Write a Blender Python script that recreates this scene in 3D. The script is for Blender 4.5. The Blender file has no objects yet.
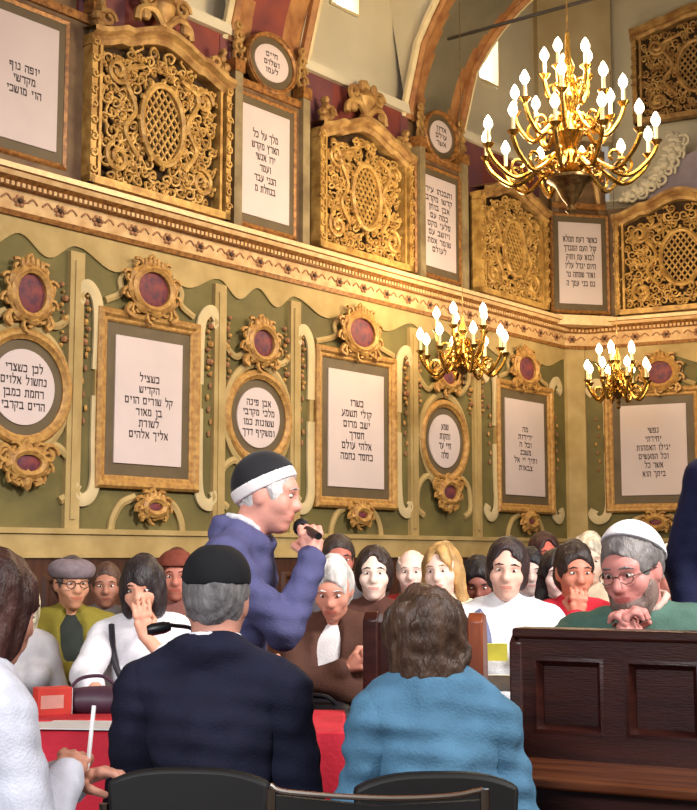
import bpy, math, random
import numpy as np
from mathutils import Vector, Matrix

random.seed(7)
COL = bpy.context.scene.collection
PI = math.pi
# ------------------------------------------------------------------ camera geometry (used to find where things stand)
F = 1300.0
PIT = math.atan(151 / F)
CZ = 1.3
CP, SP = math.cos(PIT), math.sin(PIT)


def ray(px, py):
    u = (px - 348.5) / F
    v = (405 - py) / F
    return np.array([u, CP - v * SP, SP + v * CP])


def at(px, py, Y):
    d = ray(px, py)
    return np.array([0, 0, CZ]) + d * (Y / d[1])


CORNER = np.array([1.99027, 11.5])
W = np.array([-0.6334901, -0.7737508])      # along the long wall, away from the corner
NL = np.array([0.7737508, -0.6334901])      # into the room
V = np.array([0.89651735, -0.44300862])     # along the right wall, away from the corner
NR = np.array([-0.44300862, -0.89651735])
ANG_L = math.atan2(-W[1], -W[0])
ANG_R = math.atan2(V[1], V[0])
N_P = np.array([NL, NR])


# ------------------------------------------------------------------ object helpers
def tag(o, label=None, cat=None, group=None, kind=None):
    if label: o['label'] = label
    if cat: o['category'] = cat
    if group: o['group'] = group
    if kind: o['kind'] = kind
    return o


def thing(name, label, cat, loc=(0, 0, 0), rz=0.0, group=None):
    o = bpy.data.objects.new(name, None)
    COL.objects.link(o)
    o.location = loc
    o.rotation_euler = (0, 0, rz)
    o.empty_display_size = 0.1
    return tag(o, label, cat, group)


def link(name, me, parent=None):
    o = bpy.data.objects.new(name, me)
    COL.objects.link(o)
    if parent is not None: o.parent = parent
    return o


def copy_tree(o, parent=None):
    kids = [c for c in o.children]
    c = o.copy()
    COL.objects.link(c)
    c.parent = parent
    for k in kids: copy_tree(k, c)
    return c


def circ(cx, cz, rx, rz, n=32, a0=0.0):
    return [(cx + rx * math.cos(a0 + 2 * PI * i / n), cz + rz * math.sin(a0 + 2 * PI * i / n)) for i in range(n)]


class MB:
    """collects shapes, links them as one mesh object"""

    def __init__(self):
        self.v = []; self.f = []; self.m = []

    def add(self, vs, fs, mi=0):
        b = len(self.v)
        self.v.extend([tuple(map(float, p)) for p in vs])
        self.f.extend([tuple(b + i for i in f) for f in fs])
        self.m.extend([mi] * len(fs))
        return self

    def box(self, x0, x1, y0, y1, z0, z1, mi=0, M=None):
        vs = [(x, y, z) for z in (z0, z1) for y in (y0, y1) for x in (x0, x1)]
        if M is not None: vs = [tuple(M @ Vector(p)) for p in vs]
        return self.add(vs, [(0, 2, 3, 1), (4, 5, 7, 6), (0, 1, 5, 4), (2, 6, 7, 3), (0, 4, 6, 2), (1, 3, 7, 5)], mi)

    def prism(self, poly, y0, y1, mi=0):
        """polygon in x,z pushed from y0 (back) to y1 (front)"""
        n = len(poly)
        vs = [(x, y0, z) for x, z in poly] + [(x, y1, z) for x, z in poly]
        fs = [tuple(range(n)), tuple(range(2 * n - 1, n - 1, -1))]
        fs += [(i, n + i, n + (i + 1) % n, (i + 1) % n) for i in range(n)]
        return self.add(vs, fs, mi)

    def loft(self, loops, mi=0, cap0=False, cap1=False, closed=True):
        n = len(loops[0])
        vs = [p for l in loops for p in l]
        fs = []
        r = n if closed else n - 1
        for k in range(len(loops) - 1):
            for i in range(r):
                j = (i + 1) % n
                fs.append((k * n + i, k * n + j, (k + 1) * n + j, (k + 1) * n + i))
        if cap0: fs.append(tuple(range(n)))
        if cap1: fs.append(tuple((len(loops) - 1) * n + i for i in range(n - 1, -1, -1)))
        return self.add(vs, fs, mi)

    def tube(self, pts, r, n=6, mi=0, closed=False, flat=None):
        """round bar along pts; r a number or a list; flat squeezes it in y"""
        P = [Vector(p) for p in pts]
        N = len(P)
        rs = r if isinstance(r, (list, tuple)) else [r] * N
        loops = []
        up = None
        for i in range(N):
            if closed: t = P[(i + 1) % N] - P[i - 1]
            else: t = P[min(i + 1, N - 1)] - P[max(i - 1, 0)]
            if t.length < 1e-9: t = Vector((0, 0, 1))
            t.normalize()
            if up is None:
                up = Vector((0, 1, 0)) if abs(t.y) < 0.9 else Vector((1, 0, 0))
            a = up - t * up.dot(t)
            if a.length < 1e-6: a = t.orthogonal()
            a.normalize()
            b = t.cross(a)
            up = a
            loop = []
            for k in range(n):
                q = 2 * PI * k / n
                d = a * math.cos(q) * (flat if flat else 1.0) + b * math.sin(q)
                loop.append(tuple(P[i] + d * rs[i]))
            loops.append(loop)
        if closed: loops.append(loops[0])
        return self.loft(loops, mi, not closed, not closed)

    def lathe(self, prof, n=16, c=(0, 0, 0), mi=0, sx=1.0, sy=1.0):
        loops = [[(c[0] + r * sx * math.cos(2 * PI * k / n), c[1] + r * sy * math.sin(2 * PI * k / n), c[2] + z) for k in range(n)] for r, z in prof]
        return self.loft(loops, mi, True, True)

    def ball(self, c, r, n=10, mi=0):
        if not isinstance(r, (tuple, list)): r = (r, r, r)
        loops = []
        m = max(4, n // 2)
        for i in range(m + 1):
            a = -PI / 2 + PI * i / m
            q = max(math.cos(a), 0.02)
            loops.append([(c[0] + r[0] * q * math.cos(2 * PI * k / n), c[1] + r[1] * q * math.sin(2 * PI * k / n), c[2] + r[2] * math.sin(a)) for k in range(n)])
        return self.loft(loops, mi, True, True)

    def moulding(self, loopf, prof, mi=0):
        """loopf(off) gives a closed x,z loop; prof is a list of (offset inward, y)"""
        return self.loft([[(x, y, z) for x, z in loopf(o)] for o, y in prof], mi)

    def build(self, name, mats, parent=None, smooth=35, bevel=0.0, label=None):
        me = bpy.data.meshes.new(name)
        me.from_pydata(self.v, [], self.f)
        if not isinstance(mats, (list, tuple)): mats = [mats]
        for m in mats: me.materials.append(m)
        if len(mats) > 1: me.polygons.foreach_set('material_index', self.m)
        import bmesh
        bm = bmesh.new(); bm.from_mesh(me)
        bmesh.ops.recalc_face_normals(bm, faces=bm.faces)
        bm.to_mesh(me); bm.free()
        if smooth:
            me.shade_smooth()
            me.set_sharp_from_angle(angle=math.radians(smooth))
        o = link(name, me, parent)
        if bevel:
            b = o.modifiers.new('bevel', 'BEVEL'); b.width = bevel; b.segments = 2; b.limit_method = 'ANGLE'
        if label: o['label'] = label
        return o


def rectloop(x0, x1, z0, z1):
    return lambda o: [(x0 + o, z0 + o), (x1 - o, z0 + o), (x1 - o, z1 - o), (x0 + o, z1 - o)]


def ovalloop(cx, cz, rx, rz, n=40):
    return lambda o: circ(cx, cz, rx - o, rz - o, n)


def bez(pts, n=8):
    """smooth curve through pts (Catmull-Rom)"""
    P = [np.array(p, float) for p in pts]
    P = [2 * P[0] - P[1]] + P + [2 * P[-1] - P[-2]]
    out = []
    for i in range(1, len(P) - 2):
        a, b, c, d = P[i - 1:i + 3]
        for k in range(n):
            t = k / n
            out.append(tuple(0.5 * (2 * b + (c - a) * t + (2 * a - 5 * b + 4 * c - d) * t * t + (3 * b - a - 3 * c + d) * t ** 3)))
    out.append(tuple(P[-2]))
    return out


def spiral(cx, cz, r, a0, turns, y=0.0, n=18, flip=1, rend=0.25):
    out = []
    for i in range(n):
        t = i / (n - 1)
        q = a0 + flip * turns * 2 * PI * t
        rr = r * (1 - (1 - rend) * t)
        out.append((cx + rr * math.cos(q), y, cz + rr * math.sin(q)))
    return out


# ------------------------------------------------------------------ materials
def lin(c):
    return tuple(((x / 255) / 12.92 if x / 255 <= 0.04045 else ((x / 255 + 0.055) / 1.055) ** 2.4) for x in c)


MATS = {}


def mat(name, rgb, rough=0.6, metal=0.0, var=0.12, scale=8.0, rgb2=None, bump=0.0, bscale=40.0, spec=0.4, stretch=None, sheen=0.0):
    if name in MATS: return MATS[name]
    m = bpy.data.materials.new(name); m.use_nodes = True
    nt = m.node_tree; b = nt.nodes['Principled BSDF']
    c = lin(rgb)
    c2 = lin(rgb2) if rgb2 else tuple(x * (1 - var * 2) for x in c)
    tc = nt.nodes.new('ShaderNodeTexCoord')
    src = tc.outputs['Object']
    if stretch:
        mp = nt.nodes.new('ShaderNodeMapping'); mp.inputs['Scale'].default_value = stretch
        nt.links.new(src, mp.inputs['Vector']); src = mp.outputs['Vector']
    nz = nt.nodes.new('ShaderNodeTexNoise'); nz.inputs['Scale'].default_value = scale; nz.inputs['Detail'].default_value = 5
    nt.links.new(src, nz.inputs['Vector'])
    rp = nt.nodes.new('ShaderNodeValToRGB')
    rp.color_ramp.elements[0].position = 0.35; rp.color_ramp.elements[1].position = 0.65
    rp.color_ramp.elements[0].color = (*c2, 1); rp.color_ramp.elements[1].color = (*c, 1)
    nt.links.new(nz.outputs['Fac'], rp.inputs['Fac'])
    nt.links.new(rp.outputs['Color'], b.inputs['Base Color'])
    b.inputs['Roughness'].default_value = rough
    b.inputs['Metallic'].default_value = metal
    b.inputs['Specular IOR Level'].default_value = spec
    if sheen: b.inputs['Sheen Weight'].default_value = sheen
    if bump:
        n2 = nt.nodes.new('ShaderNodeTexNoise'); n2.inputs['Scale'].default_value = bscale
        nt.links.new(src, n2.inputs['Vector'])
        bp = nt.nodes.new('ShaderNodeBump'); bp.inputs['Strength'].default_value = bump; bp.inputs['Distance'].default_value = 0.01
        nt.links.new(n2.outputs['Fac'], bp.inputs['Height']); nt.links.new(bp.outputs['Normal'], b.inputs['Normal'])
    MATS[name] = m
    return m


def glow(name, rgb, s):
    m = bpy.data.materials.new(name); m.use_nodes = True
    b = m.node_tree.nodes['Principled BSDF']
    b.inputs['Base Color'].default_value = (*lin(rgb), 1)
    b.inputs['Emission Color'].default_value = (*lin(rgb), 1)
    b.inputs['Emission Strength'].default_value = s
    return m


def cloth(rgb, var=0.10, rough=0.85):
    return mat('cloth_%d_%d_%d' % rgb, rgb, rough, 0, var, 14, bump=0.25, bscale=160, spec=0.2)


GREEN = mat('olive wall paint', (112, 100, 54), 0.75, 0, 0.14, 3.0, (90, 80, 44), 0.15, 30)
CREAM = mat('cream stucco', (176, 150, 98), 0.7, 0, 0.1, 5.0, (154, 128, 78), 0.1, 30)
PALECR = mat('pale stucco ears', (200, 178, 134), 0.7, 0, 0.08, 6.0, None, 0.1, 30)
GILT = mat('dull gilding', (186, 142, 76), 0.5, 0.12, 0.2, 30, (150, 106, 54), 0.3, 60)
GOLD = mat('gilded carving', (204, 162, 90), 0.45, 0.15, 0.2, 14, (150, 110, 54), 0.3, 60)
GOLDW = mat('worn pale gilding', (190, 152, 92), 0.5, 0.25, 0.2, 12, (140, 100, 56), 0.3, 60)
DARKHOLE = mat('dark gallery shade', (66, 46, 26), 0.9, 0, 0.2, 20)  # dark tone painted for the shade inside the gallery
MATB = mat('grey brown tablet border', (98, 82, 58), 0.6, 0, 0.1, 6)
PLAQ = mat('pale pink plaster tablet', (202, 184, 180), 0.6, 0, 0.04, 3)
INK = mat('black brown painted letters', (62, 48, 46), 0.7, 0, 0.05)
JEWEL = mat('purple red marbled field', (128, 58, 56), 0.65, 0, 0.25, 22, (78, 40, 56), 0.2, 30)
WOODD = mat('dark walnut', (58, 24, 18), 0.36, 0, 0.2, 3, (38, 14, 11), 0.1, 30, stretch=(1, 8, 8))
WOODR = mat('red brown wood', (128, 62, 32), 0.4, 0, 0.2, 3, (96, 42, 22), 0.1, 30, stretch=(8, 8, 1))
SEATW = mat('waxed pew seat', (104, 58, 34), 0.25, 0, 0.2, 3, (76, 38, 22), 0.1, 30, stretch=(1, 8, 8))
WAINS = mat('brown wainscot', (74, 42, 26), 0.5, 0, 0.2, 3, (52, 28, 18), 0.1, 30, stretch=(8, 8, 1))
FLOORM = mat('brown stone floor', (96, 74, 58), 0.5, 0, 0.15, 2)
PIERM = mat('mottled brown painted pier', (118, 92, 62), 0.6, 0, 0.2, 6, (92, 66, 46), 0.2, 30)
PIERL = mat('grey green pilaster strip', (150, 132, 96), 0.6, 0, 0.15, 6, (112, 94, 66))
CORN = mat('cream cornice frieze', (208, 172, 122), 0.6, 0, 0.1, 14, (184, 142, 92))
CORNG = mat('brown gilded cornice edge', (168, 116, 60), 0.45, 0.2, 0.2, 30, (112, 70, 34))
CORNL = mat('painted cornice highlight', (232, 196, 146), 0.45, 0.1, 0.1, 20)  # lighter tone paints the highlight along the cornice's top edge
ROSE = mat('red brown rosette', (158, 108, 70), 0.6, 0, 0.2, 40)
ROSEC = mat('dark rosette heart', (70, 44, 28), 0.7)
REDP = mat('dark red painted panel', (132, 62, 50), 0.7, 0, 0.2, 4, (104, 50, 52))
PURP = mat('violet painted panel', (116, 66, 64), 0.7, 0, 0.2, 4, (88, 54, 70))
LUN = mat('pale grey lunette plaster', (206, 196, 172), 0.8, 0, 0.06, 2)
VAULT = mat('beige vault plaster', (190, 172, 138), 0.8, 0, 0.08, 2, (170, 150, 112))
VGREY = mat('grey green vault band', (112, 104, 84), 0.8, 0, 0.12, 3)
RIBG = mat('brown gold rib', (172, 122, 72), 0.6, 0.05, 0.2, 10, (136, 86, 50))
RIBP = mat('pale rib edge', (216, 198, 158), 0.7, 0, 0.08, 8)
BRASS = mat('polished brass', (206, 162, 78), 0.22, 0.9, 0.15, 30, (150, 108, 42))
BRASSD = mat('dull old brass', (150, 118, 70), 0.35, 0.75, 0.2, 30, (96, 70, 40))
CANDLE = mat('ivory candle sleeve', (240, 222, 170), 0.5, 0, 0.03)
IRON = mat('dark iron rod', (60, 54, 48), 0.5, 0.6, 0.1)
STEEL = mat('chrome steel', (190, 180, 172), 0.18, 1.0, 0.05)
BLACK = mat('black leatherette', (15, 13, 13), 0.6, 0, 0.1, 20)
BLKPL = mat('black plastic', (22, 22, 26), 0.4, 0, 0.1, 20)
REDC = mat('red tablecloth', (206, 34, 58), 0.75, 0, 0.1, 8, (184, 24, 46), 0.2, 60)
PAPER = mat('white paper', (236, 234, 236), 0.8, 0, 0.03)
BULB = glow('lit candle bulb', (255, 240, 206), 16)
SKYG = glow('sky bright window', (240, 246, 255), 9)
EYEW = mat('eye white', (226, 218, 210), 0.3, 0, 0.02)
IRIS = mat('dark iris', (52, 36, 28), 0.25, 0, 0.02)


def skinm(rgb): return mat('skin_%d_%d_%d' % rgb, rgb, 0.5, 0, 0.07, 18, None, 0.08, 120, spec=0.35)


def hairm(rgb): return mat('hair_%d_%d_%d' % rgb, rgb, 0.5, 0, 0.28, 26, None, 0.5, 140, spec=0.4, stretch=(1, 1, 0.35))


LIPS = mat('lips', (196, 116, 104), 0.45, 0, 0.05)

# ------------------------------------------------------------------ smooth bodies: distance fields meshed on a grid
_rng = np.random.RandomState(3)
_ND = _rng.normal(size=(10, 3)); _ND /= np.linalg.norm(_ND, axis=1)[:, None]
_NPH = _rng.uniform(0, 6.28, 10)


def wob(X, Y, Z, f, n=8):
    out = 0
    for i in range(n):
        s = f * (0.6 + 0.13 * i)
        out = out + np.sin((X * _ND[i, 0] + Y * _ND[i, 1] + Z * _ND[i, 2]) * s + _NPH[i])
    return out / n


def prim_box(p):
    if p[0] == 'c':
        a, b = np.array(p[1], float), np.array(p[2], float)
        r = max(p[3], p[4])
        return np.minimum(a, b) - r, np.maximum(a, b) + r
    c = np.array(p[1], float); r = max(p[2])
    return c - r, c + r


def prim_eval(p, X, Y, Z):
    if p[0] == 'c':
        a, b = np.array(p[1], float), np.array(p[2], float)
        d = b - a
        L = max(float(d @ d), 1e-9)
        px, py, pz = X - a[0], Y - a[1], Z - a[2]
        t = np.clip((px * d[0] + py * d[1] + pz * d[2]) / L, 0, 1)
        q = np.sqrt((px - t * d[0]) ** 2 + (py - t * d[1]) ** 2 + (pz - t * d[2]) ** 2)
        return q - (p[3] + (p[4] - p[3]) * t)
    c, r = p[1], p[2]
    px, py, pz = X - c[0], Y - c[1], Z - c[2]
    if len(p) > 3 and p[3] is not None:
        R = p[3]
        px, py, pz = (R[0, 0] * px + R[1, 0] * py + R[2, 0] * pz, R[0, 1] * px + R[1, 1] * py + R[2, 1] * pz, R[0, 2] * px + R[1, 2] * py + R[2, 2] * pz)
    k0 = np.sqrt((px / r[0]) ** 2 + (py / r[1]) ** 2 + (pz / r[2]) ** 2)
    k1 = np.sqrt((px / r[0] ** 2) ** 2 + (py / r[1] ** 2) ** 2 + (pz / r[2] ** 2) ** 2) + 1e-9
    return k0 * (k0 - 1) / k1


def smin(a, b, k):
    h = np.maximum(k - np.abs(a - b), 0) / k
    return np.minimum(a, b) - h * h * k * 0.25


def field(prims, h, k=0.02, sub=(), ksub=0.008, noise=None, clip=None, grow=0.0):
    lo = np.min([prim_box(p)[0] for p in prims], axis=0) - 4 * h - grow
    hi = np.max([prim_box(p)[1] for p in prims], axis=0) + 4 * h + grow
    n = np.ceil((hi - lo) / h).astype(int) + 1
    ax = [lo[i] + h * np.arange(n[i]) for i in range(3)]
    f = np.full(n, 0.5)
    for lst, sgn in ((prims, 1), (sub, -1)):
        for p in lst:
            b0, b1 = prim_box(p)
            pad = (k if sgn > 0 else ksub) + grow + 4 * h
            i0 = np.clip(((b0 - pad - lo) / h).astype(int), 0, n)
            i1 = np.clip(((b1 + pad - lo) / h).astype(int) + 2, 0, n)
            if np.any(i1 <= i0): continue
            sl = tuple(slice(i0[i], i1[i]) for i in range(3))
            X, Y, Z = np.meshgrid(*[ax[i][sl[i]] for i in range(3)], indexing='ij', sparse=True)
            d = prim_eval(p, X, Y, Z)
            if sgn > 0: f[sl] = smin(f[sl], d, k)
            else: f[sl] = -smin(-f[sl], d, ksub)
    if grow: f -= grow
    if noise or clip:
        X, Y, Z = np.meshgrid(*ax, indexing='ij', sparse=True)
        if noise: f = f + noise(X, Y, Z)
        if clip: f = np.maximum(f, clip(X, Y, Z))
    f[0], f[-1] = 0.5, 0.5
    f[:, 0], f[:, -1] = 0.5, 0.5
    f[:, :, 0], f[:, :, -1] = 0.5, 0.5
    return f, lo


def snets(f, lo, h):
    s = f < 0
    n = np.array(f.shape) - 1
    cnt = np.zeros(n, int)
    C = [(i, j, k) for i in (0, 1) for j in (0, 1) for k in (0, 1)]
    sl = lambda c: tuple(slice(c[i], c[i] + n[i]) for i in range(3))
    for c in C: cnt += s[sl(c)]
    act = np.argwhere((cnt > 0) & (cnt < 8))
    if len(act) == 0: return np.zeros((0, 3)), np.zeros((0, 4), int)
    idx = np.full(n, -1, int)
    idx[tuple(act.T)] = np.arange(len(act))
    acc = np.zeros((len(act), 3)); num = np.zeros(len(act))
    for c in C:
        for axi in range(3):
            if c[axi]: continue
            d = list(c); d[axi] = 1
            A = f[tuple((act + c).T)]; B = f[tuple((act + d).T)]
            m = (A < 0) != (B < 0)
            t = np.where(m, A / np.where(m, A - B, 1), 0)
            p = np.tile(np.array(c, float), (len(act), 1)); p[:, axi] = t
            acc[m] += p[m]; num[m] += 1
    v = lo + h * (act + acc / num[:, None])
    quads = []
    for axi in range(3):
        b, c = [(1, 2), (2, 0), (0, 1)][axi]
        s0 = [slice(1, None)] * 3; s1 = [slice(1, None)] * 3
        a0 = np.take(s, range(0, s.shape[axi] - 1), axis=axi); a1 = np.take(s, range(1, s.shape[axi]), axis=axi)
        e = np.argwhere(a0 != a1)
        e = e[(e[:, b] > 0) & (e[:, c] > 0) & (e[:, b] < n[b]) & (e[:, c] < n[c])]
        if len(e) == 0: continue
        eb = np.zeros(3, int); eb[b] = 1
        ec = np.zeros(3, int); ec[c] = 1
        q = np.stack([idx[tuple((e - eb - ec).T)], idx[tuple((e - ec).T)], idx[tuple(e.T)], idx[tuple((e - eb).T)]], 1)
        ins = s[tuple(e.T)]
        q[~ins] = q[~ins][:, ::-1]
        quads.append(q)
    q = np.concatenate(quads)
    return v, q[(q >= 0).all(1)]


def sdf(prims, h, **kw):
    f, lo = field(prims, h, **kw)
    return snets(f, lo, h)


def smooth_mesh(name, pieces, mats, parent, label=None):
    """pieces: list of (verts, quads, material index)"""
    vs, qs, mi, b = [], [], [], 0
    for v, q, m in pieces:
        vs.append(v); qs.append(q + b); mi.append(np.full(len(q), m)); b += len(v)
    v = np.concatenate(vs); q = np.concatenate(qs); mi = np.concatenate(mi)
    me = bpy.data.meshes.new(name)
    me.vertices.add(len(v)); me.vertices.foreach_set('co', v.astype(np.float32).ravel())
    me.loops.add(q.size); me.loops.foreach_set('vertex_index', q.astype(np.int32).ravel())
    me.polygons.add(len(q))
    me.polygons.foreach_set('loop_start', np.arange(0, q.size, 4, dtype=np.int32))
    me.update(calc_edges=True)
    for m in mats: me.materials.append(m)
    me.polygons.foreach_set('material_index', mi.astype(np.int32))
    me.shade_smooth()
    me.validate()
    o = link(name, me, parent)
    if label: o['label'] = label
    return o


def rotm(yaw=0, pitch=0, roll=0):
    """yaw + turns to own left, pitch + looks up, roll + tilts to own right (degrees)"""
    return np.array(Matrix.Rotation(math.radians(yaw), 3, 'Z') @ Matrix.Rotation(math.radians(pitch), 3, 'X') @ Matrix.Rotation(math.radians(roll), 3, 'Y'))


def xf(prims, R, t, s=1.0):
    out = []
    for p in prims:
        if p[0] == 'c':
            out.append(('c', R @ (np.array(p[1]) * s) + t, R @ (np.array(p[2]) * s) + t, p[3] * s, p[4] * s))
        else:
            R0 = p[3] if len(p) > 3 and p[3] is not None else np.eye(3)
            out.append(('e', R @ (np.array(p[1]) * s) + t, tuple(x * s for x in p[2]), R @ R0))
    return out


def loc(fn, R, t, s=1.0):
    """a function of head space as a function of body space"""
    def g(X, Y, Z):
        a, b, c = X - t[0], Y - t[1], Z - t[2]
        return fn((R[0, 0] * a + R[1, 0] * b + R[2, 0] * c) / s, (R[0, 1] * a + R[1, 1] * b + R[2, 1] * c) / s, (R[0, 2] * a + R[1, 2] * b + R[2, 2] * c) / s) * s
    return g


def head_prims(fem):
    j = 0.9 if fem else 1.0
    p = [('e', (0, -0.012, 0.024), (0.074, 0.095, 0.094)), ('e', (0, 0.018, -0.035), (0.062 * j, 0.070, 0.078)),
         ('e', (0, 0.055, -0.088), (0.028 * j, 0.026, 0.024)), ('e', (0, 0.062, 0.030), (0.052, 0.028, 0.022)),
         ('e', (0.040, 0.052, -0.022), (0.024, 0.024, 0.024)), ('e', (-0.040, 0.052, -0.022), (0.024, 0.024, 0.024)),
         ('c', (0, 0.086, 0.010), (0, 0.100 + 0.004 * (not fem), -0.021), 0.006, 0.0080 + 0.0015 * (not fem)), ('e', (0.008, 0.090, -0.025), (0.0065, 0.008, 0.006)), ('e', (-0.008, 0.090, -0.025), (0.0065, 0.008, 0.006)),
         ('e', (0, 0.074, -0.0535), (0.023, 0.010, 0.005)), ('e', (0, 0.073, -0.0610), (0.018, 0.010, 0.005)),
         ('e', (0.072, -0.014, -0.006), (0.009, 0.017, 0.028)), ('e', (-0.072, -0.014, -0.006), (0.009, 0.017, 0.028))]
    sub = [('e', (0.030, 0.094, 0.009), (0.016, 0.015, 0.0075)), ('e', (-0.030, 0.094, 0.009), (0.016, 0.015, 0.0075))]
    return p, sub


def ball_np(c, r, n=10):
    vs, fs = [], []
    m = n // 2
    for i in range(m + 1):
        a = -PI / 2 + PI * i / m
        q = max(math.cos(a), 0.03)
        for k in range(n):
            vs.append((c[0] + r[0] * q * math.cos(2 * PI * k / n), c[1] + r[1] * q * math.sin(2 * PI * k / n), c[2] + r[2] * math.sin(a)))
    for i in range(m):
        for k in range(n):
            fs.append((i * n + k, i * n + (k + 1) % n, (i + 1) * n + (k + 1) % n, (i + 1) * n + k))
    return np.array(vs), np.array(fs)


FACE_SUB = ('e', (0, 0.120, -0.040), (0.071, 0.093, 0.124))
EAR_SUB = [('e', (0.092, 0.004, -0.022), (0.032, 0.030, 0.042)), ('e', (-0.092, 0.004, -0.022), (0.032, 0.030, 0.042))]


def hair_prims(style):
    cap = ('e', (0, -0.016, 0.028), (0.082, 0.103, 0.104))
    P, S, clip, amp, fr = [cap], [FACE_SUB], None, 0.008, 120
    low = -0.07
    if style == 'short':
        S = [FACE_SUB] + EAR_SUB
    elif style == 'full':
        P = [('e', (0, -0.018, 0.032), (0.083, 0.107, 0.108)), ('e', (0, -0.05, -0.03), (0.078, 0.06, 0.07))]
        amp = 0.013; fr = 90; low = -0.09
    elif style == 'bob':
        P += [('e', (0, -0.018, 0.030), (0.083, 0.107, 0.106)), ('e', (0.057, -0.012, -0.045), (0.032, 0.062, 0.085)), ('e', (-0.057, -0.012, -0.045), (0.032, 0.062, 0.085)), ('e', (0, -0.06, -0.045), (0.075, 0.052, 0.085))]
        low = -0.14; amp = 0.011; fr = 80
    elif style == 'fringe':
        P += [('e', (0, -0.016, 0.030), (0.085, 0.108, 0.107)), ('e', (0.060, 0.0, -0.040), (0.030, 0.065, 0.085)), ('e', (-0.060, 0.0, -0.040), (0.030, 0.065, 0.085)), ('e', (0, -0.06, -0.045), (0.078, 0.055, 0.085))]
        S = [('e', (0, 0.118, -0.070), (0.062, 0.085, 0.105))]
        low = -0.13; amp = 0.010; fr = 90
    elif style == 'long':
        P += [('e', (0, -0.018, 0.030), (0.083, 0.107, 0.106)), ('c', (0.066, -0.01, 0.0), (0.080, -0.01, -0.15), 0.034, 0.030), ('c', (-0.066, -0.01, 0.0), (-0.080, -0.01, -0.15), 0.034, 0.030), ('c', (0, -0.06, -0.02), (0, -0.07, -0.17), 0.062, 0.058)]
        low = -0.22; amp = 0.014; fr = 75
    elif style == 'tied':
        P += [('e', (0, -0.115, -0.005), (0.036, 0.032, 0.036)), ('e', (0, -0.05, -0.03), (0.070, 0.06, 0.06))]
        P += [('e', (0, -0.018, 0.030), (0.081, 0.105, 0.107)), ('e', (0.053, -0.03, -0.02), (0.030, 0.05, 0.055)), ('e', (-0.053, -0.03, -0.02), (0.030, 0.05, 0.055))]
        low = -0.09
    elif style == 'curly':
        P = [('e', (0, -0.025, 0.030), (0.104, 0.112, 0.110)), ('e', (0, -0.050, -0.075), (0.086, 0.070, 0.10)), ('e', (0.06, -0.03, -0.035), (0.045, 0.06, 0.065)), ('e', (-0.06, -0.03, -0.035), (0.045, 0.06, 0.065))]
        low = -0.19; amp = 0.022; fr = 95
    elif style == 'fringe_ring':
        S = [FACE_SUB] + EAR_SUB + [('e', (0, 0.01, 0.105), (0.074, 0.10, 0.085))]
    if style in ('bob', 'tied', 'long'): S = S + [('e', (0.006, 0.100, 0.066), (0.030, 0.045, 0.040))]
    cl = lambda X, Y, Z: (low - Z) + 0 * X + 0 * Y
    nz = lambda X, Y, Z: amp * (wob(X, Y, Z * 0.45, fr) + 0.5 * wob(X + 1, Y, Z * 0.7, fr * 1.9))
    return P, S, cl, nz


def ik(A, T, hint, l1, l2):
    d = T - A
    L = np.linalg.norm(d)
    Lm = (l1 + l2) * 0.995
    if L > Lm: T = A + d * (Lm / L); d = T - A; L = Lm
    u = d / L
    a = (l1 * l1 - l2 * l2 + L * L) / (2 * L)
    hgt = math.sqrt(max(l1 * l1 - a * a, 1e-6))
    w = hint - u * (hint @ u)
    w = w / max(np.linalg.norm(w), 1e-6)
    return A + u * a + w * hgt, T


def hand_prims(wr, d, pn, curl, side, s):
    """wr wrist, d pointing direction, pn palm normal, curl 0..1, side +1 right hand"""
    d = d / np.linalg.norm(d)
    pn = pn - d * (pn @ d); pn = pn / max(np.linalg.norm(pn), 1e-6)
    x = np.cross(d, pn) * side            # towards the thumb
    q = lambda a, b, c: wr + (d * a + x * b + pn * c) * s
    P = [('c', q(0.0, 0.004, 0), q(0.05, 0.022, 0), 0.021 * s, 0.016 * s), ('c', q(0.0, -0.004, 0), q(0.05, -0.022, 0), 0.021 * s, 0.015 * s), ('c', q(0.02, 0, 0), q(0.078, 0, 0), 0.018 * s, 0.015 * s),
         ('c', q(0.076, -0.026, 0), q(0.078, 0.028, 0), 0.0125 * s, 0.013 * s)]
    Fg = []
    for k, (off, ln) in enumerate(((0.030, 0.070), (0.010, 0.078), (-0.010, 0.072), (-0.029, 0.057))):
        p = q(0.082, off, 0); ang = 0.25 + 0.15 * k * curl
        for j, (fr, r0, r1) in enumerate(((0.42, 0.0088, 0.0080), (0.32, 0.0080, 0.0074), (0.26, 0.0074, 0.0062))):
            ang2 = curl * (0.5 + 0.75 * j) * 1.25 + 0.1
            st = (d * math.cos(ang2) + pn * math.sin(ang2) + x * off * 2.2 * (1 - curl)) * ln * fr * s
            Fg.append(('c', p, p + st, r0 * s, r1 * s)); p = p + st
    b = q(0.018, 0.022, 0.006); m1 = q(0.052, 0.050, 0.022 + 0.02 * curl); e = q(0.082, 0.050 - 0.03 * curl, 0.034 + 0.035 * curl)
    Fg += [('c', b, m1, 0.0135 * s, 0.0105 * s), ('c', m1, e, 0.0105 * s, 0.008 * s)]
    return P + Fg


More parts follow.
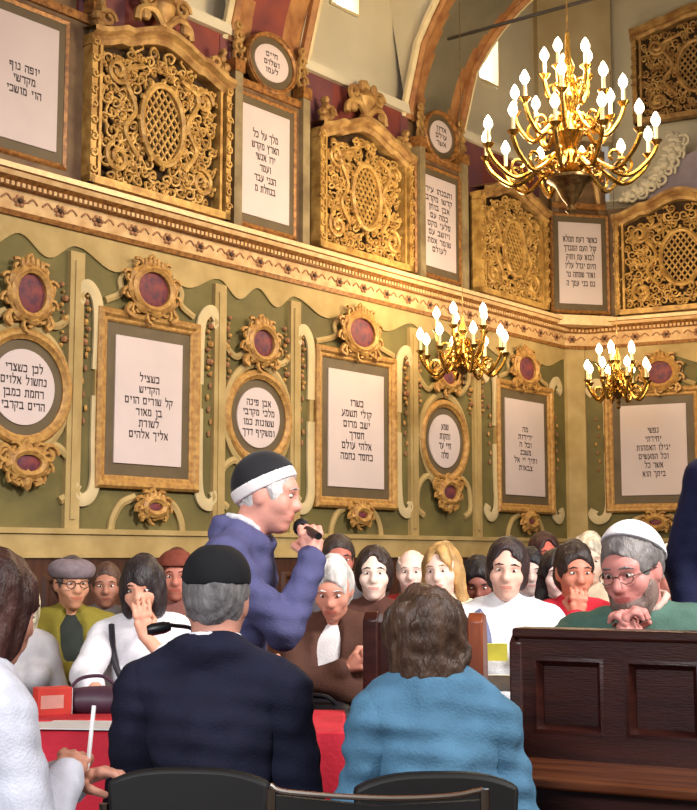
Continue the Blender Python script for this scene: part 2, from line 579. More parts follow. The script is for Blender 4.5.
def person(label, px, py, Y, face=180.0, pose='sit', seat=0.46, S=None, lean=0.0, side=0.0, head=(0, 0, 0), fem=False, skin=(226, 170, 146), hair=('short', (90, 70, 56)),
           top=(90, 90, 100), inner=None, vcut=0.06, collar=None, legs=(40, 38, 44), rh=None, lh=None, rel=(0.5, -0.5, -0.6), lel=(-0.5, -0.5, -0.6), rcurl=0.4, lcurl=0.4, rdir=None, ldir=None, rpn=None, lpn=None,
           sleeve=1.0, far=True, bulk=1.0, folds=0.004, extras=None, thick=0.016, brow=None, chair=True, skirtlen=0.0, lips=None, hf=0.0, hz_=0.0, hump=0.0, aw=1.0, shoulder=0.0):
    hw = at(px, py, Y)
    Rt = rotm(0, -lean, side)
    up, fw, rt = Rt @ np.array([0, 0, 1.]), Rt @ np.array([0, 1., 0]), Rt @ np.array([1., 0, 0])
    Rh = rotm(*head)
    base0 = np.array([0, 0, 0.09])
    hoff = base0 + up * 0.51 + fw * hf + Rh @ np.array([0, 0.022, 0.128 + hz_])
    if pose == 'sit':
        S = S or float((hw[2] - seat) / hoff[2]); hz = seat + 0.09 * S
    else:
        S = S or float(hw[2] / (0.90 + hoff[2] - 0.09)); hz = 0.90 * S
    H = np.array([0, 0, hz])
    Hc = H + S * (hoff - base0)
    a = math.radians(face)
    Rw = np.array([[math.cos(a), -math.sin(a)], [math.sin(a), math.cos(a)]])
    root2 = hw[:2] - Rw @ Hc[:2]
    root = thing('person', label, 'person', (root2[0], root2[1], 0), a)
    B = lambda x, y, z: H + S * (rt * x + fw * y + up * z)
    sw = (0.165 if fem else 0.185) * bulk
    b = bulk
    torso = [('e', B(0, 0, 0.0), tuple(S * q for q in (0.165 * b, 0.125 * b, 0.125)), Rt), ('e', B(0, 0.0, 0.16), tuple(S * q for q in (0.145 * b, 0.108 * b, 0.15)), Rt),
             ('e', B(0, 0.0, 0.33), tuple(S * q for q in (0.165 * b, 0.115 * b, 0.165)), Rt),
             ('c', B(-sw + 0.02, -0.01, 0.430), B(sw - 0.02, -0.01, 0.430), 0.062 * S, 0.062 * S), ('c', B(-sw * 0.55, -0.012, 0.468), B(sw * 0.55, -0.012, 0.468), 0.047 * S, 0.047 * S),
             ('c', B(0, -0.012, 0.44), B(0, -0.006, 0.50), 0.072 * S, 0.052 * S)]
    if fem: torso += [('e', B(0.07, 0.085, 0.30), (0.062 * S,) * 3), ('e', B(-0.07, 0.085, 0.30), (0.062 * S,) * 3)]
    if hump: torso += [('e', B(0, -0.055, 0.36), (0.15 * S, (0.07 + hump) * S, 0.15 * S), Rt)]
    shR, shL = B(sw, -0.01, 0.425), B(-sw, -0.01, 0.425)
    l1, l2 = 0.285 * S, 0.25 * S
    tg = lambda t, sx: (H + S * np.array((sx * 0.12, 0.30, 0.10)) if pose == 'sit' else H + S * np.array((sx * 0.27, 0.06, -0.06))) if t is None else H + S * np.array(t)
    eR, wR = ik(shR, tg(rh, 1), np.array(rel, float), l1, l2)
    eL, wL = ik(shL, tg(lh, -1), np.array(lel, float), l1, l2)
    hh = 0.0050 if not far else 0.0075
    hc = 0.0095 if not far else 0.0135
    hd = 0.0045 if not far else 0.006
    # body: legs and trunk coarse, head and hands fine, all in one mesh
    if pose == 'sit':
        kn = [np.array([sx * 0.11 * S, 0.43 * S, hz]) for sx in (1, -1)]
        an = [np.array([sx * 0.11 * S, 0.46 * S, 0.09]) for sx in (1, -1)]
    else:
        kn = [np.array([sx * 0.095 * S, 0.02, hz * 0.53]) for sx in (1, -1)]
        an = [np.array([sx * 0.10 * S, -0.02, 0.09]) for sx in (1, -1)]
    legp = []
    for i, sx in enumerate((1, -1)):
        hj = H + S * np.array([sx * 0.085, 0.0, -0.02])
        legp += [('c', hj, kn[i], 0.082 * S * b, 0.058 * S), ('c', kn[i], an[i], 0.054 * S, 0.038 * S)]
    feet = [('c', an[i] + np.array([0, -0.03, -0.03]), an[i] + np.array([0, 0.16 * S, -0.052]), 0.036, 0.032) for i in (0, 1)]
    neck = [('c', B(0, -0.012, 0.44), Hc + Rh @ np.array([0, -0.018, -0.055]) * S, (0.054 if fem else 0.060) * S, (0.048 if fem else 0.056) * S)]
    hp, hs = head_prims(fem)
    hpw, hsw = xf(hp, Rh, Hc, S), xf(hs, Rh, Hc, S)
    sk = skinm(skin)
    vz = 0.02
    body = []
    v, q = sdf(torso[:4] + [('c', shR, eR, 0.036 * S, 0.030 * S), ('c', shL, eL, 0.036 * S, 0.030 * S)] + legp, vz, k=0.03, grow=-0.012); body.append((v, q, 0))
    fa = [('c', eR, wR, 0.036 * S, 0.025 * S), ('c', eL, wL, 0.036 * S, 0.025 * S)]
    v, q = sdf(fa, 0.011, k=0.001); body.append((v, q, 0))
    v, q = sdf(feet, 0.012, k=0.005); body.append((v, q, 4))
    v, q = sdf(hpw + neck, hh, k=0.022 * S, sub=hsw, ksub=0.010); 
    # lips coloured where the mouth is
    cen = v[q].mean(1); lc = (cen - Hc) @ Rh / S
    lc[:, 2] -= 5.0 * lc[:, 0] ** 2 - 0.001
    mi = np.where((np.abs(lc[:, 0]) < 0.025 * (1 - ((lc[:, 2] + 0.057) / 0.0085) ** 2).clip(0, 1) ** 0.5) & (np.abs(lc[:, 2] + 0.057) < 0.008) & (lc[:, 1] > 0.05), 3, 0)
    for m in (0, 3):
        if (mi == m).any(): body.append((v, q[mi == m], m))
    for sx in (1, -1):
        ev, ef = ball_np((sx * 0.030, 0.0740, 0.009), (0.0130, 0.0115, 0.0062)); body.append((ev @ Rh.T * S + Hc, ef, 1))
        ev, ef = ball_np((sx * 0.029, 0.0820, 0.009), (0.0062, 0.0046, 0.0052), 8); body.append((ev @ Rh.T * S + Hc, ef, 2))
        bp = xf([('c', (sx * 0.014, 0.090, 0.0315), (sx * 0.032, 0.088, 0.0345), 0.0030, 0.0032), ('c', (sx * 0.032, 0.088, 0.0345), (sx * 0.049, 0.074, 0.026), 0.0032, 0.0022)], Rh, Hc, S)
        v, q = sdf(bp, 0.003, k=0.004); body.append((v, q, 5))
    for wv, ev_, dd, pn, cu, sd in ((wR, eR, rdir, rpn, rcurl, 1), (wL, eL, ldir, lpn, lcurl, -1)):
        d0 = wv - ev_ if dd is None else np.array(dd, float)
        p0 = np.array([-sd * 0.3, 0.0, -1.0]) if pn is None else np.array(pn, float)
        v, q = sdf(hand_prims(wv, d0, p0, cu, sd, S), hd, k=0.006); body.append((v, q, 0))
    hs_, hcol = hair
    hm = hairm(hcol) if hcol else sk
    smooth_mesh('body', body, [sk, EYEW, IRIS, lips or skinm((int(skin[0] * 0.88), int(skin[1] * 0.74), int(skin[2] * 0.74))), BLACK, brow or hm], root)
    if hs_ and hs_ != 'bald':
        P, Sx, cl, nz = hair_prims(hs_)
        v, q = sdf(xf(P, Rh, Hc, S), hh, k=0.02, sub=xf(Sx, Rh, Hc, S), ksub=0.012, noise=loc(nz, Rh, Hc, S), clip=loc(cl, Rh, Hc, S))
        smooth_mesh('hair', [(v, q, 0)], [hm], root)
    # clothes
    nz = (lambda X, Y, Z: folds * (1.5 * wob(X * 0.8, Y * 0.8, Z * 1.7, 26, 5) + 1.3 * wob(X * 0.7 + 3, Y, Z * 2.0, 48, 6) + 0.4 * wob(X + 5, Y, Z, 110))) if folds else None
    arm = []
    for A, E_, Wr in ((shR, eR, wR), (shL, eL, wL)):
        arm += [('c', A, E_, 0.054 * S * aw, 0.043 * S * aw)]
        if shoulder: arm += [('e', A + S * np.array([0, 0, 0.012]), (0.066 * S, 0.066 * S, 0.05 * S))]
        if sleeve > 0.5: arm += [('c', E_, E_ + (Wr - E_) * (0.97 * sleeve), 0.042 * S * aw, 0.033 * S * aw)]
    tp = list(torso)
    if pose == 'stand' or skirtlen: tp += [('c', B(0, 0, 0.0), B(0, 0.0, -0.12 - skirtlen), 0.145 * S * b, 0.150 * S * b)]
    sub = []
    if inner:
        sub = [('c', B(0, 0.20, 0.16), B(0, 0.115, 0.50), vcut * 0.45 * S, vcut * S)]
        v, q = sdf(torso, hc * 1.1, k=0.03, grow=-0.004)
        smooth_mesh('shirt', [(v, q, 0)], [cloth(inner)], root)
    jcol = []
    for cname, ccol, cr, cz, cw in (('collar', collar, 0.070, 0.490, 0.016), ('shirt_collar', inner if collar else None, 0.0605, 0.532, 0.010)):
        if not ccol: continue
        cp = []
        nb = B(0, -0.008 + hf * 0.35, cz)
        n = 12
        ring = []
        for i in range(n + 1):
            qa = -PI / 2 + 0.35 + (2 * PI - 0.7) * i / n + PI
            ring.append(nb + S * (rt * cr * math.cos(qa) + fw * (cr + 0.002) * math.sin(qa) + up * (0.022 - 0.034 * max(0, math.sin(qa)))))
        for i in range(n): cp.append(('c', ring[i], ring[i + 1], cw * S, cw * S))
        if cname == 'collar' and ccol == top:
            jcol = cp; continue
        v, q = sdf(cp, 0.006 if not far else 0.008, k=0.004)
        smooth_mesh(cname, [(v, q, 0)], [cloth(ccol)], root)
    near = not far
    v, q = sdf(tp + jcol + ([] if near else arm), hc, k=0.028, sub=sub, ksub=0.006, noise=nz, grow=thick * 0.8)
    tob = smooth_mesh('jacket' if inner or near else 'top', [(v, q, 0)], [cloth(top)], root)
    if near:
        na = len(arm) // 2
        for part_ in (arm[:na], arm[na:]):
            v, q = sdf(part_, hc, k=0.02, noise=nz, grow=thick * 0.8)
            smooth_mesh('sleeve', [(v, q, 0)], [cloth(top)], tob)
    lp = legp + [('e', H + np.array([0, 0, -0.01]), (0.165 * S * b, 0.12 * S * b, 0.11 * S))]
    v, q = sdf(lp, hc * 1.2, k=0.03, noise=nz, grow=0.010, clip=lambda X, Y, Z: (0.11 - Z) + 0 * X + 0 * Y)
    smooth_mesh('trousers', [(v, q, 0)], [cloth(legs)], root)
    info = dict(root=root, H=H, S=S, Hc=Hc, Rh=Rh, B=B, wR=wR, wL=wL, eR=eR, eL=eL, hh=hh, shR=shR, shL=shL, a=a, rt=rt, fw=fw, up=up)
    for e in (extras or []): e(info)
    if pose == 'sit' and chair: SEATS.append((root2, a, seat))
    return info


SEATS = []


def wpt(info, p):
    """a point of a person's own space in the room"""
    r = info['root']; c, s = math.cos(info['a']), math.sin(info['a'])
    return np.array([r.location[0] + c * p[0] - s * p[1], r.location[1] + s * p[0] + c * p[1], p[2]])


def worn(name, P, m, sub=(), noise=None, clip=None, k=0.01, label=None, h=None):
    """a thing worn on the head, given in head space"""
    def go(I):
        v, q = sdf(xf(P, I['Rh'], I['Hc'], I['S']), h or I['hh'], k=k, sub=xf(sub, I['Rh'], I['Hc'], I['S']), noise=loc(noise, I['Rh'], I['Hc'], I['S']) if noise else None, clip=loc(clip, I['Rh'], I['Hc'], I['S']) if clip else None)
        smooth_mesh(name, [(v, q, 0)], [m], I['root'], label)
    return go


def glasses(m):
    def go(I):
        mb = MB()
        T = lambda p: tuple(I['Rh'] @ (np.array(p) * I['S']) + I['Hc'])
        for sx in (1, -1):
            mb.tube([T((sx * 0.031 + 0.022 * math.cos(t), 0.098 - 0.004 * abs(math.cos(t)), 0.006 + 0.017 * math.sin(t))) for t in np.linspace(0, 2 * PI, 14)[:-1]], 0.0018, 5, closed=True)
            mb.tube([T((sx * 0.053, 0.094, 0.010)), T((sx * 0.078, 0.02, 0.010)), T((sx * 0.080, -0.01, 0.004))], 0.0017, 5)
        mb.tube([T((-0.010, 0.100, 0.010)), T((0, 0.103, 0.013)), T((0.010, 0.100, 0.010))], 0.0018, 5)
        mb.build('glasses', m, I['root'])
    return go


def draped(name, pts, r, m, flat=None):
    """a strap or scarf given by points in chest space (x, y, z up from the hips)"""
    def go(I):
        mb = MB(); mb.tube([tuple(I['B'](*p)) for p in bez(pts, 5)], r, 8)
        mb.build(name, m, I['root'])
    return go
# ------------------------------------------------------------------ the room shell
def wl(s, z, off=0.0): p = CORNER + W * s + NL * off; return (p[0], p[1], z)
def wr(s, z, off=0.0): p = CORNER + V * s + NR * off; return (p[0], p[1], z)


def struct(o, p, rz=0.0):
    o.location = p; o.rotation_euler = (0, 0, rz); o['kind'] = 'structure'
    return o


# local wall space: x to the right for someone facing the wall, y into the wall, z up; x = -s on the long wall, x = s on the right wall
o = struct(MB().box(-14, 14, -4, 16, -0.1, 0).build('floor', FLOORM), (0, 0, 0))
LEN_L = 9.0
SPR = 4.62
PIERS = [5.92, 4.03, 2.07]                      # pier centres on the long wall
BAYS = [6.87, 4.975, 3.05, 1.13]
HB = 0.62                                        # half width of a lunette bay
LREC = 0.12


def lunz(ds):
    q = 1 - (ds / HB) ** 2
    return SPR + 0.42 + 1.22 * math.sqrt(q) if q > 0 else SPR


m = MB()
m.box(-LEN_L, 0.0, 0, 0.3, 0, 3.14, 0)
struct(m.build('wall_left', [GREEN]), wl(0, 0), ANG_L)
# upper storey of the long wall: dark painted zone up to the vault springing
m = MB()
m.box(-LEN_L, -0.30, 0.02, 0.3, 3.14, SPR, 0)
struct(m.build('wall_left_upper', [PIERM]), wl(0, 0), ANG_L)
m = MB()
m.box(0.0, 4.0, 0, 0.3, 0, 3.14, 0)
struct(m.build('wall_right', [GREEN]), wr(0, 0), ANG_R)
m = MB()
m.box(0.30, 4.0, 0.02, 0.3, 3.14, 4.45, 0)
m.box(0.30, 4.0, 0.32, 0.6, 4.40, 7.2, 1)
m.box(0.30, 4.0, 0.02, 0.6, 4.38, 4.46, 1)
struct(m.build('wall_right_upper', [PIERM, LUN]), wr(0, 0), ANG_R)
# lunette walls with a window each
k = 0
for s0 in BAYS:
    m = MB()
    ww, wz0, wz1 = 0.17, 5.30, 5.95
    if s0 > 6: ww = 0.17
    pts_l = [(x, lunz(x)) for x in np.linspace(-HB, -ww, 10)]
    L = -HB - 0.3; R_ = HB + 0.3 + (0.6 if s0 < 2 else 0)
    m.box(L, -ww, LREC, LREC + 0.2, SPR - 0.05, 7.0)
    m.box(ww, R_, LREC, LREC + 0.2, SPR - 0.05, 7.0)
    m.box(-ww, ww, LREC, LREC + 0.2, SPR - 0.05, wz0)
    m.box(-ww, ww, LREC, LREC + 0.2, wz1, 7.0)
    k += 1
    struct(m.build('wall_lunette_%d' % k, [LUN]), wl(s0, 0), ANG_L)
    m = MB()
    m.box(-ww, ww, LREC + 0.12, LREC + 0.13, wz0, wz1, 0)
    w = m.build('pane', SKYG)
    f = MB()
    f.moulding(rectloop(-ww, ww, wz0, wz1), [(0, LREC - 0.02), (0.02, LREC - 0.02), (0.02, LREC + 0.12)])
    f.box(-0.008, 0.008, LREC + 0.08, LREC + 0.12, wz0, wz1); f.box(-ww, ww, LREC + 0.08, LREC + 0.12, 5.62, 5.64)
    fo = f.build('window_%d' % k, RIBP)
    struct(fo, wl(s0, 0), ANG_L); w.parent = fo
    # dark red painted field with a pale sloping sill above it, behind the grille
    m = MB()
    m.box(-HB, HB, 0.0, LREC + 0.05, 4.20, SPR + 0.03, 0)
    m.box(-HB - 0.02, HB + 0.02, -0.04, LREC + 0.05, SPR + 0.03, SPR + 0.10, 1)
    m.box(-HB, -HB + 0.34, -0.006, 0, 4.24, SPR + 0.02, 2)
    m.box(HB - 0.1, HB, -0.006, 0, 4.24, SPR + 0.02, 2)
    struct(m.build('trim_%d' % (10 + k), [REDP, LUN, PURP]), wl(s0, 0), ANG_L)
    # soffit of the lunette
# vault: a long barrel crossed by the lunettes
RV, HV = 3.0, 1.75


def zmain(n): return SPR + HV * math.sqrt(max(0.0, 1 - (1 - min(n, RV) / RV) ** 2))


ss = []
s_edges = [0.36, LEN_L]
s = 0.36
allb = sorted(BAYS)
while s < LEN_L - 0.001:
    ss.append(s)
    s += 0.03
ns = [RV * (i / 46.0) ** 2 for i in range(47)] + [5, 8, 11]
m = MB()
grid = []
for n_ in ns:
    row = []
    for s in ss:
        ds = min((abs(s - b_), s - b_) for b_ in allb)[1]
        zl = lunz(ds) + 0.0
        zm = zmain(n_)
        row.append((zm, 7.0 if s < 1.1 else zl if abs(ds) < HB else -1))
    grid.append(row)
vs = []
for i, n_ in enumerate(ns):
    for j, s in enumerate(ss):
        zm, zl = grid[i][j]
        nn = n_ if i else LREC * -1.0 if zl > zm else n_
        vs.append((-s, -nn, max(zm, zl)))
fs, mi = [], []
nj = len(ss)
for i in range(len(ns) - 1):
    for j in range(nj - 1):
        c = [(i, j), (i, j + 1), (i + 1, j + 1), (i + 1, j)]
        fs.append(tuple(a * nj + b_ for a, b_ in c))
        zm = sum(grid[a][b_][0] for a, b_ in c) / 4; zl = sum(grid[a][b_][1] for a, b_ in c) / 4
        s_c = (ss[j] + ss[j + 1]) / 2
        dp = min(abs(s_c - p) for p in PIERS)
        if any(grid[a][b_][1] > grid[a][b_][0] for a, b_ in c): mi.append(0)
        else:
            # painted bands over each pier
            wband = 0.16 + 0.30 * ns[i]
            near_u2 = min(PIERS, key=lambda p: abs(s_c - p)) > 3.0
            if near_u2: mi.append(3 if dp < wband * 0.9 else 4)
            else: mi.append(1 if dp < wband else 4)
for f_, k_ in zip(fs, mi): pass
m.v = vs; m.f = fs; m.m = mi
struct(m.build('ceiling', [LUN, VGREY, PURP, REDP, RIBG], smooth=60), wl(0, 0), ANG_L)
# groin ribs, gilt, following where the barrel and each lunette cross
kk = 20
for b_ in allb:
    for sg in (-1, 1):
        if b_ < 2 and sg < 0: continue
        pts = [(-(b_ + sg * HB), 0.0, SPR)]
        for t in np.linspace(0.995, 0.30, 26):
            ds = sg * HB * t
            z = lunz(ds)
            q = (z - SPR) / HV
            if q >= 0.985: break
            n_ = RV * (1 - math.sqrt(1 - q * q))
            pts.append((-(b_ + ds), -n_, z))
        m = MB()
        m.tube(pts, 0.035, 6, 0)
        m.tube([(p[0] - 0.05 * 0 + sg * 0.05, p[1] + 0.01, p[2] + 0.01) for p in pts], 0.03, 6, 1)
        kk += 1
        struct(m.build('trim_%d' % kk, [RIBG, RIBP]), wl(0, 0), ANG_L)
# high flat ceiling over the corner
struct(MB().box(-2.0, 4.0, -4, 1.5, 7.0, 7.1).build('ceiling_corner', VAULT), (CORNER[0], CORNER[1], 0), 0)
# corner: slanting pier above, plain pale pilaster below
pa, pb = CORNER + W * 0.32, CORNER + V * 0.32
ANG_C = math.atan2(pb[1] - pa[1], pb[0] - pa[0])
CM = (pa + pb) / 2
CW = float(np.linalg.norm(pb - pa)) / 2
m = MB().box(-CW, CW, 0, 0.2, 3.3, 7.0, 0)
struct(m.build('wall_corner', [PIERM]), (CM[0], CM[1], 0), ANG_C)
m = MB(); m.box(-CW - 0.1, CW + 0.1, -0.03, 0.1, 5.0, 7.0, 0)
struct(m.build('wall_corner_top', [VAULT]), (CM[0], CM[1], 0), ANG_C)
m = MB()
a2 = 0.13
poly = [CORNER + W * a2, CORNER + V * a2, CORNER]
m.loft([[(p[0], p[1], z) for p in [CORNER + W * a2 + NL * 0.03, CORNER + V * a2 + NR * 0.03, CORNER + V * a2, CORNER, CORNER + W * a2]] for z in (0, 3.14)], 0, True, True)
struct(m.build('trim_1', CREAM), (0, 0, 0))

# ------------------------------------------------------------------ stucco relief of the lower wall
PIL = [7.35, 6.35, 5.575, 4.44, 3.73, 2.40, 1.55]


def band_wave(x0, x1):
    n = 24
    poly = [(x0, 3.14), (x1, 3.14)]
    for i in range(n + 1):
        t = i / n
        x = x1 + (x0 - x1) * t
        poly.append((x, 2.985 + 0.05 * math.cos(4 * PI * t)))
    return poly


def stucco(name, p, rz, x0, x1, pils, rects, ovals):
    m = MB()
    m.box(x0, x1, -0.035, 0, 1.30, 1.44, 0); m.box(x0, x1, -0.05, 0, 1.42, 1.45, 0); m.box(x0, x1, -0.045, 0, 1.29, 1.31, 0)
    ed = sorted([x0] + list(pils) + [x1])
    for a_, b_ in zip(ed[:-1], ed[1:]): m.prism(band_wave(a_, b_), 0, -0.012, 0)
    for x in pils:
        m.box(x - 0.05, x + 0.05, -0.028, 0, 1.44, 3.0, 0)
        m.box(x - 0.018, x + 0.018, -0.036, 0, 1.5, 2.95, 1)
        for i in range(11):                                       # painted garland beads beside the strip
            for sg in (-1, 1): m.ball((x + sg * (0.085 + 0.014 * math.sin(i * 2.1)), -0.012, 2.42 + 0.038 * i), 0.010 + 0.006 * (i % 3), 6, 2 if i % 2 else 3)
    for x, hw_ in rects:
        for sg in (-1, 1):
            xe = x + sg * (hw_ + 0.05)
            q = lambda d: xe + sg * d
            m.tube(bez([(q(0.0), -0.01, 2.2), (q(0.0), -0.01, 1.95), (q(0.0), -0.015, 1.74), (q(0.03), -0.015, 1.64), (q(0.10), -0.015, 1.61), (q(0.15), -0.015, 1.655), (q(0.13), -0.015, 1.70)]), 0.042, 6, 4, flat=0.35)
            m.tube(bez([(q(0.0), -0.01, 2.35), (q(0.0), -0.015, 2.62), (q(0.02), -0.015, 2.76), (q(0.09), -0.02, 2.82), (q(0.155), -0.015, 2.76), (q(0.12), -0.015, 2.71)]), 0.042, 6, 4, flat=0.35)
            m.box(min(q(-0.02), q(0.02)), max(q(-0.02), q(0.02)), -0.02, 0, 1.8, 2.72, 0)
            m.tube(bez([(x + sg * 0.10, -0.01, 1.64), (x + sg * 0.20, -0.012, 1.60), (x + sg * 0.26, -0.012, 1.52), (x + sg * 0.28, -0.012, 1.44)]), 0.026, 6, 0, flat=0.6)
            m.tube(bez([(x + sg * 0.16, -0.012, 2.98), (x + sg * 0.24, -0.012, 2.90), (x + sg * 0.24, -0.012, 2.82), (x + sg * (hw_ + 0.0), -0.012, 2.76)]), 0.022, 6, 0, flat=0.6)
            for i in range(7): m.ball((q(0.09) + 0.015 * math.sin(i * 1.7), -0.012, 2.05 + 0.075 * i), (0.012, 0.010, 0.02), 6, 2 if i % 2 else 3)
    for x in ovals:
        for sg in (-1, 1):
            m.tube(bez([(x + sg * 0.12, -0.012, 2.60), (x + sg * 0.22, -0.012, 2.56), (x + sg * 0.34, -0.012, 2.66), (x + sg * 0.36, -0.012, 2.74)]), 0.024, 6, 0, flat=0.6)
            m.tube(bez([(x + sg * 0.13, -0.012, 1.85), (x + sg * 0.22, -0.012, 1.90), (x + sg * 0.33, -0.012, 1.82), (x + sg * 0.35, -0.012, 1.66), (x + sg * 0.27, -0.012, 1.60)]), 0.026, 6, 0, flat=0.6)
            m.ball((x + sg * 0.31, -0.012, 2.19), (0.035, 0.02, 0.03), 8, 1)
        m.tube([(a_, -0.012, b_) for a_, b_ in circ(x, 2.19, 0.305, 0.345, 40)], 0.030, 6, 0, closed=True, flat=0.6)
    o = m.build(name, [CREAM, CREAM, GILT, ROSE, PALECR])
    return struct(o, p, rz)


RECTS = [(-5.01, 0.35), (-3.07, 0.44), (-0.83, 0.39)]
OVALS = [-5.92, -4.08, -2.0]
stucco('trim_2', wl(0, 0), ANG_L, -LEN_L, -0.1, [-s for s in PIL], RECTS, OVALS)
stucco('trim_3', wr(0, 0), ANG_R, 0.1, 4.0, [1.55], [(0.73, 0.36)], [])


def wainscot(name, p, rz, x0, x1):
    m = MB()
    m.box(x0, x1, -0.03, 0, 0, 1.295)
    n = max(1, int((x1 - x0) / 0.62)); w_ = (x1 - x0) / n
    for i in range(n):
        m.moulding(rectloop(x0 + i * w_ + 0.06, x0 + (i + 1) * w_ - 0.06, 0.16, 1.2), [(0, -0.03), (0.015, -0.05), (0.03, -0.05), (0.05, -0.034), (0.3, -0.034)])
    m.box(x0, x1, -0.05, 0, 0, 0.12)
    struct(m.build(name, WAINS), p, rz)


wainscot('baseboard_left', wl(0, 0), ANG_L, -LEN_L, -0.12)
wainscot('baseboard_right', wr(0, 0), ANG_R, 0.12, 4.0)


# cornice
def cornice(name, p, rz, x0, x1, sp=0.27):
    prof = [(0.0, 3.12), (-0.03, 3.12), (-0.04, 3.145), (-0.03, 3.15), (-0.045, 3.255), (-0.07, 3.26), (-0.08, 3.285), (-0.115, 3.31), (-0.125, 3.335), (-0.14, 3.34), (-0.14, 3.37), (0.1, 3.39)]
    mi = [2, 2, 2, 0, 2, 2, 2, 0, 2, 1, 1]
    m = MB()
    for i in range(len(prof) - 1):
        (y0, z0), (y1, z1) = prof[i:i + 2]
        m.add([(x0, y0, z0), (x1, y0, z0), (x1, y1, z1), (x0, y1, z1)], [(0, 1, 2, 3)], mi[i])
    n = int((x1 - x0) / 0.035)
    for i in range(n):
        x = x0 + (i + 0.5) * 0.035
        m.box(x - 0.010, x + 0.010, -0.098, -0.07, 3.262, 3.285, 0)
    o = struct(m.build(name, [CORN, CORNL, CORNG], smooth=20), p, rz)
    r = MB()
    n = int((x1 - x0) / sp)
    for i in range(n):
        x = x1 - 0.16 - i * sp if x1 < 1 else x0 + 0.16 + i * sp
        for q in range(6):
            r.ball((x + 0.030 * math.cos(q * PI / 3), -0.04, 3.203 + 0.024 * math.sin(q * PI / 3)), (0.015, 0.008, 0.013), 6, 0)
        r.ball((x, -0.044, 3.203), (0.016, 0.012, 0.015), 8, 1)
        for sg in (-1, 1):
            r.tube(bez([(x + sg * 0.05, -0.04, 3.2), (x + sg * 0.085, -0.042, 3.225), (x + sg * 0.12, -0.04, 3.2)], 5), 0.007, 5, 0, flat=0.5)
    ro = r.build('trim_rosettes', [ROSE, ROSEC, RIBP], o)


cornice('trim_4', wl(0, 0), ANG_L, -LEN_L, -0.16)
cornice('trim_5', wr(0, 0), ANG_R, 0.16, 4.0)
pc, pd = CORNER + W * 0.155, CORNER + V * 0.155
cornice('trim_6', (*((pc + pd) / 2), 0), ANG_C, -0.118, 0.118, 0.2)
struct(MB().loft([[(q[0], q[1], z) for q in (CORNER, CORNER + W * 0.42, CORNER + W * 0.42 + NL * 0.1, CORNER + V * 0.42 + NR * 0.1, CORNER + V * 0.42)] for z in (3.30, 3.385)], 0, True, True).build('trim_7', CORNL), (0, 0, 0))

# piers of the upper storey: pale pilaster strips on either side of each upper tablet
i = 40
for s_, hw_ in ((5.92, 0.40), (4.03, 0.33), (2.07, 0.29)):
    m = MB()
    m.box(-hw_, hw_, -0.05, 0, 3.38, SPR - 0.25, 0)
    for sg in (-1, 1):
        m.box(sg * hw_ - 0.035, sg * hw_ + 0.035, -0.09, 0, 3.38, SPR - 0.2, 1)
        m.box(sg * hw_ - 0.045, sg * hw_ + 0.045, -0.10, 0, SPR - 0.22, SPR - 0.14, 2)
        for q in range(4): m.tube(spiral(sg * (hw_ - 0.02), SPR - 0.10 + 0.07 * q, 0.06 - 0.01 * q, 0, 1.2, -0.06, 14, sg), 0.016, 5, 3)
    m.box(-hw_, hw_, -0.07, 0, 4.33, 4.38, 2)
    i += 1
    struct(m.build('trim_%d' % i, [PIERM, PIERL, CORNG, GOLDW]), wl(s_, 0), ANG_L)
m = MB()
for x in (-CW + 0.03, CW - 0.03): m.box(x - 0.035, x + 0.035, -0.05, 0, 3.38, 4.9, 1)
m.box(-CW, CW, -0.06, 0, 4.36, 4.41, 2)
for sg in (-1, 1):
    m.tube(bez([(sg * 0.20, -0.03, 4.42), (sg * 0.16, -0.05, 4.6), (sg * 0.07, -0.06, 4.72), (0, -0.05, 4.78)]), 0.03, 6, 3)
struct(m.build('trim_44', [PIERM, PIERM, CORNG, GOLDW]), (CM[0], CM[1], 0), ANG_C)

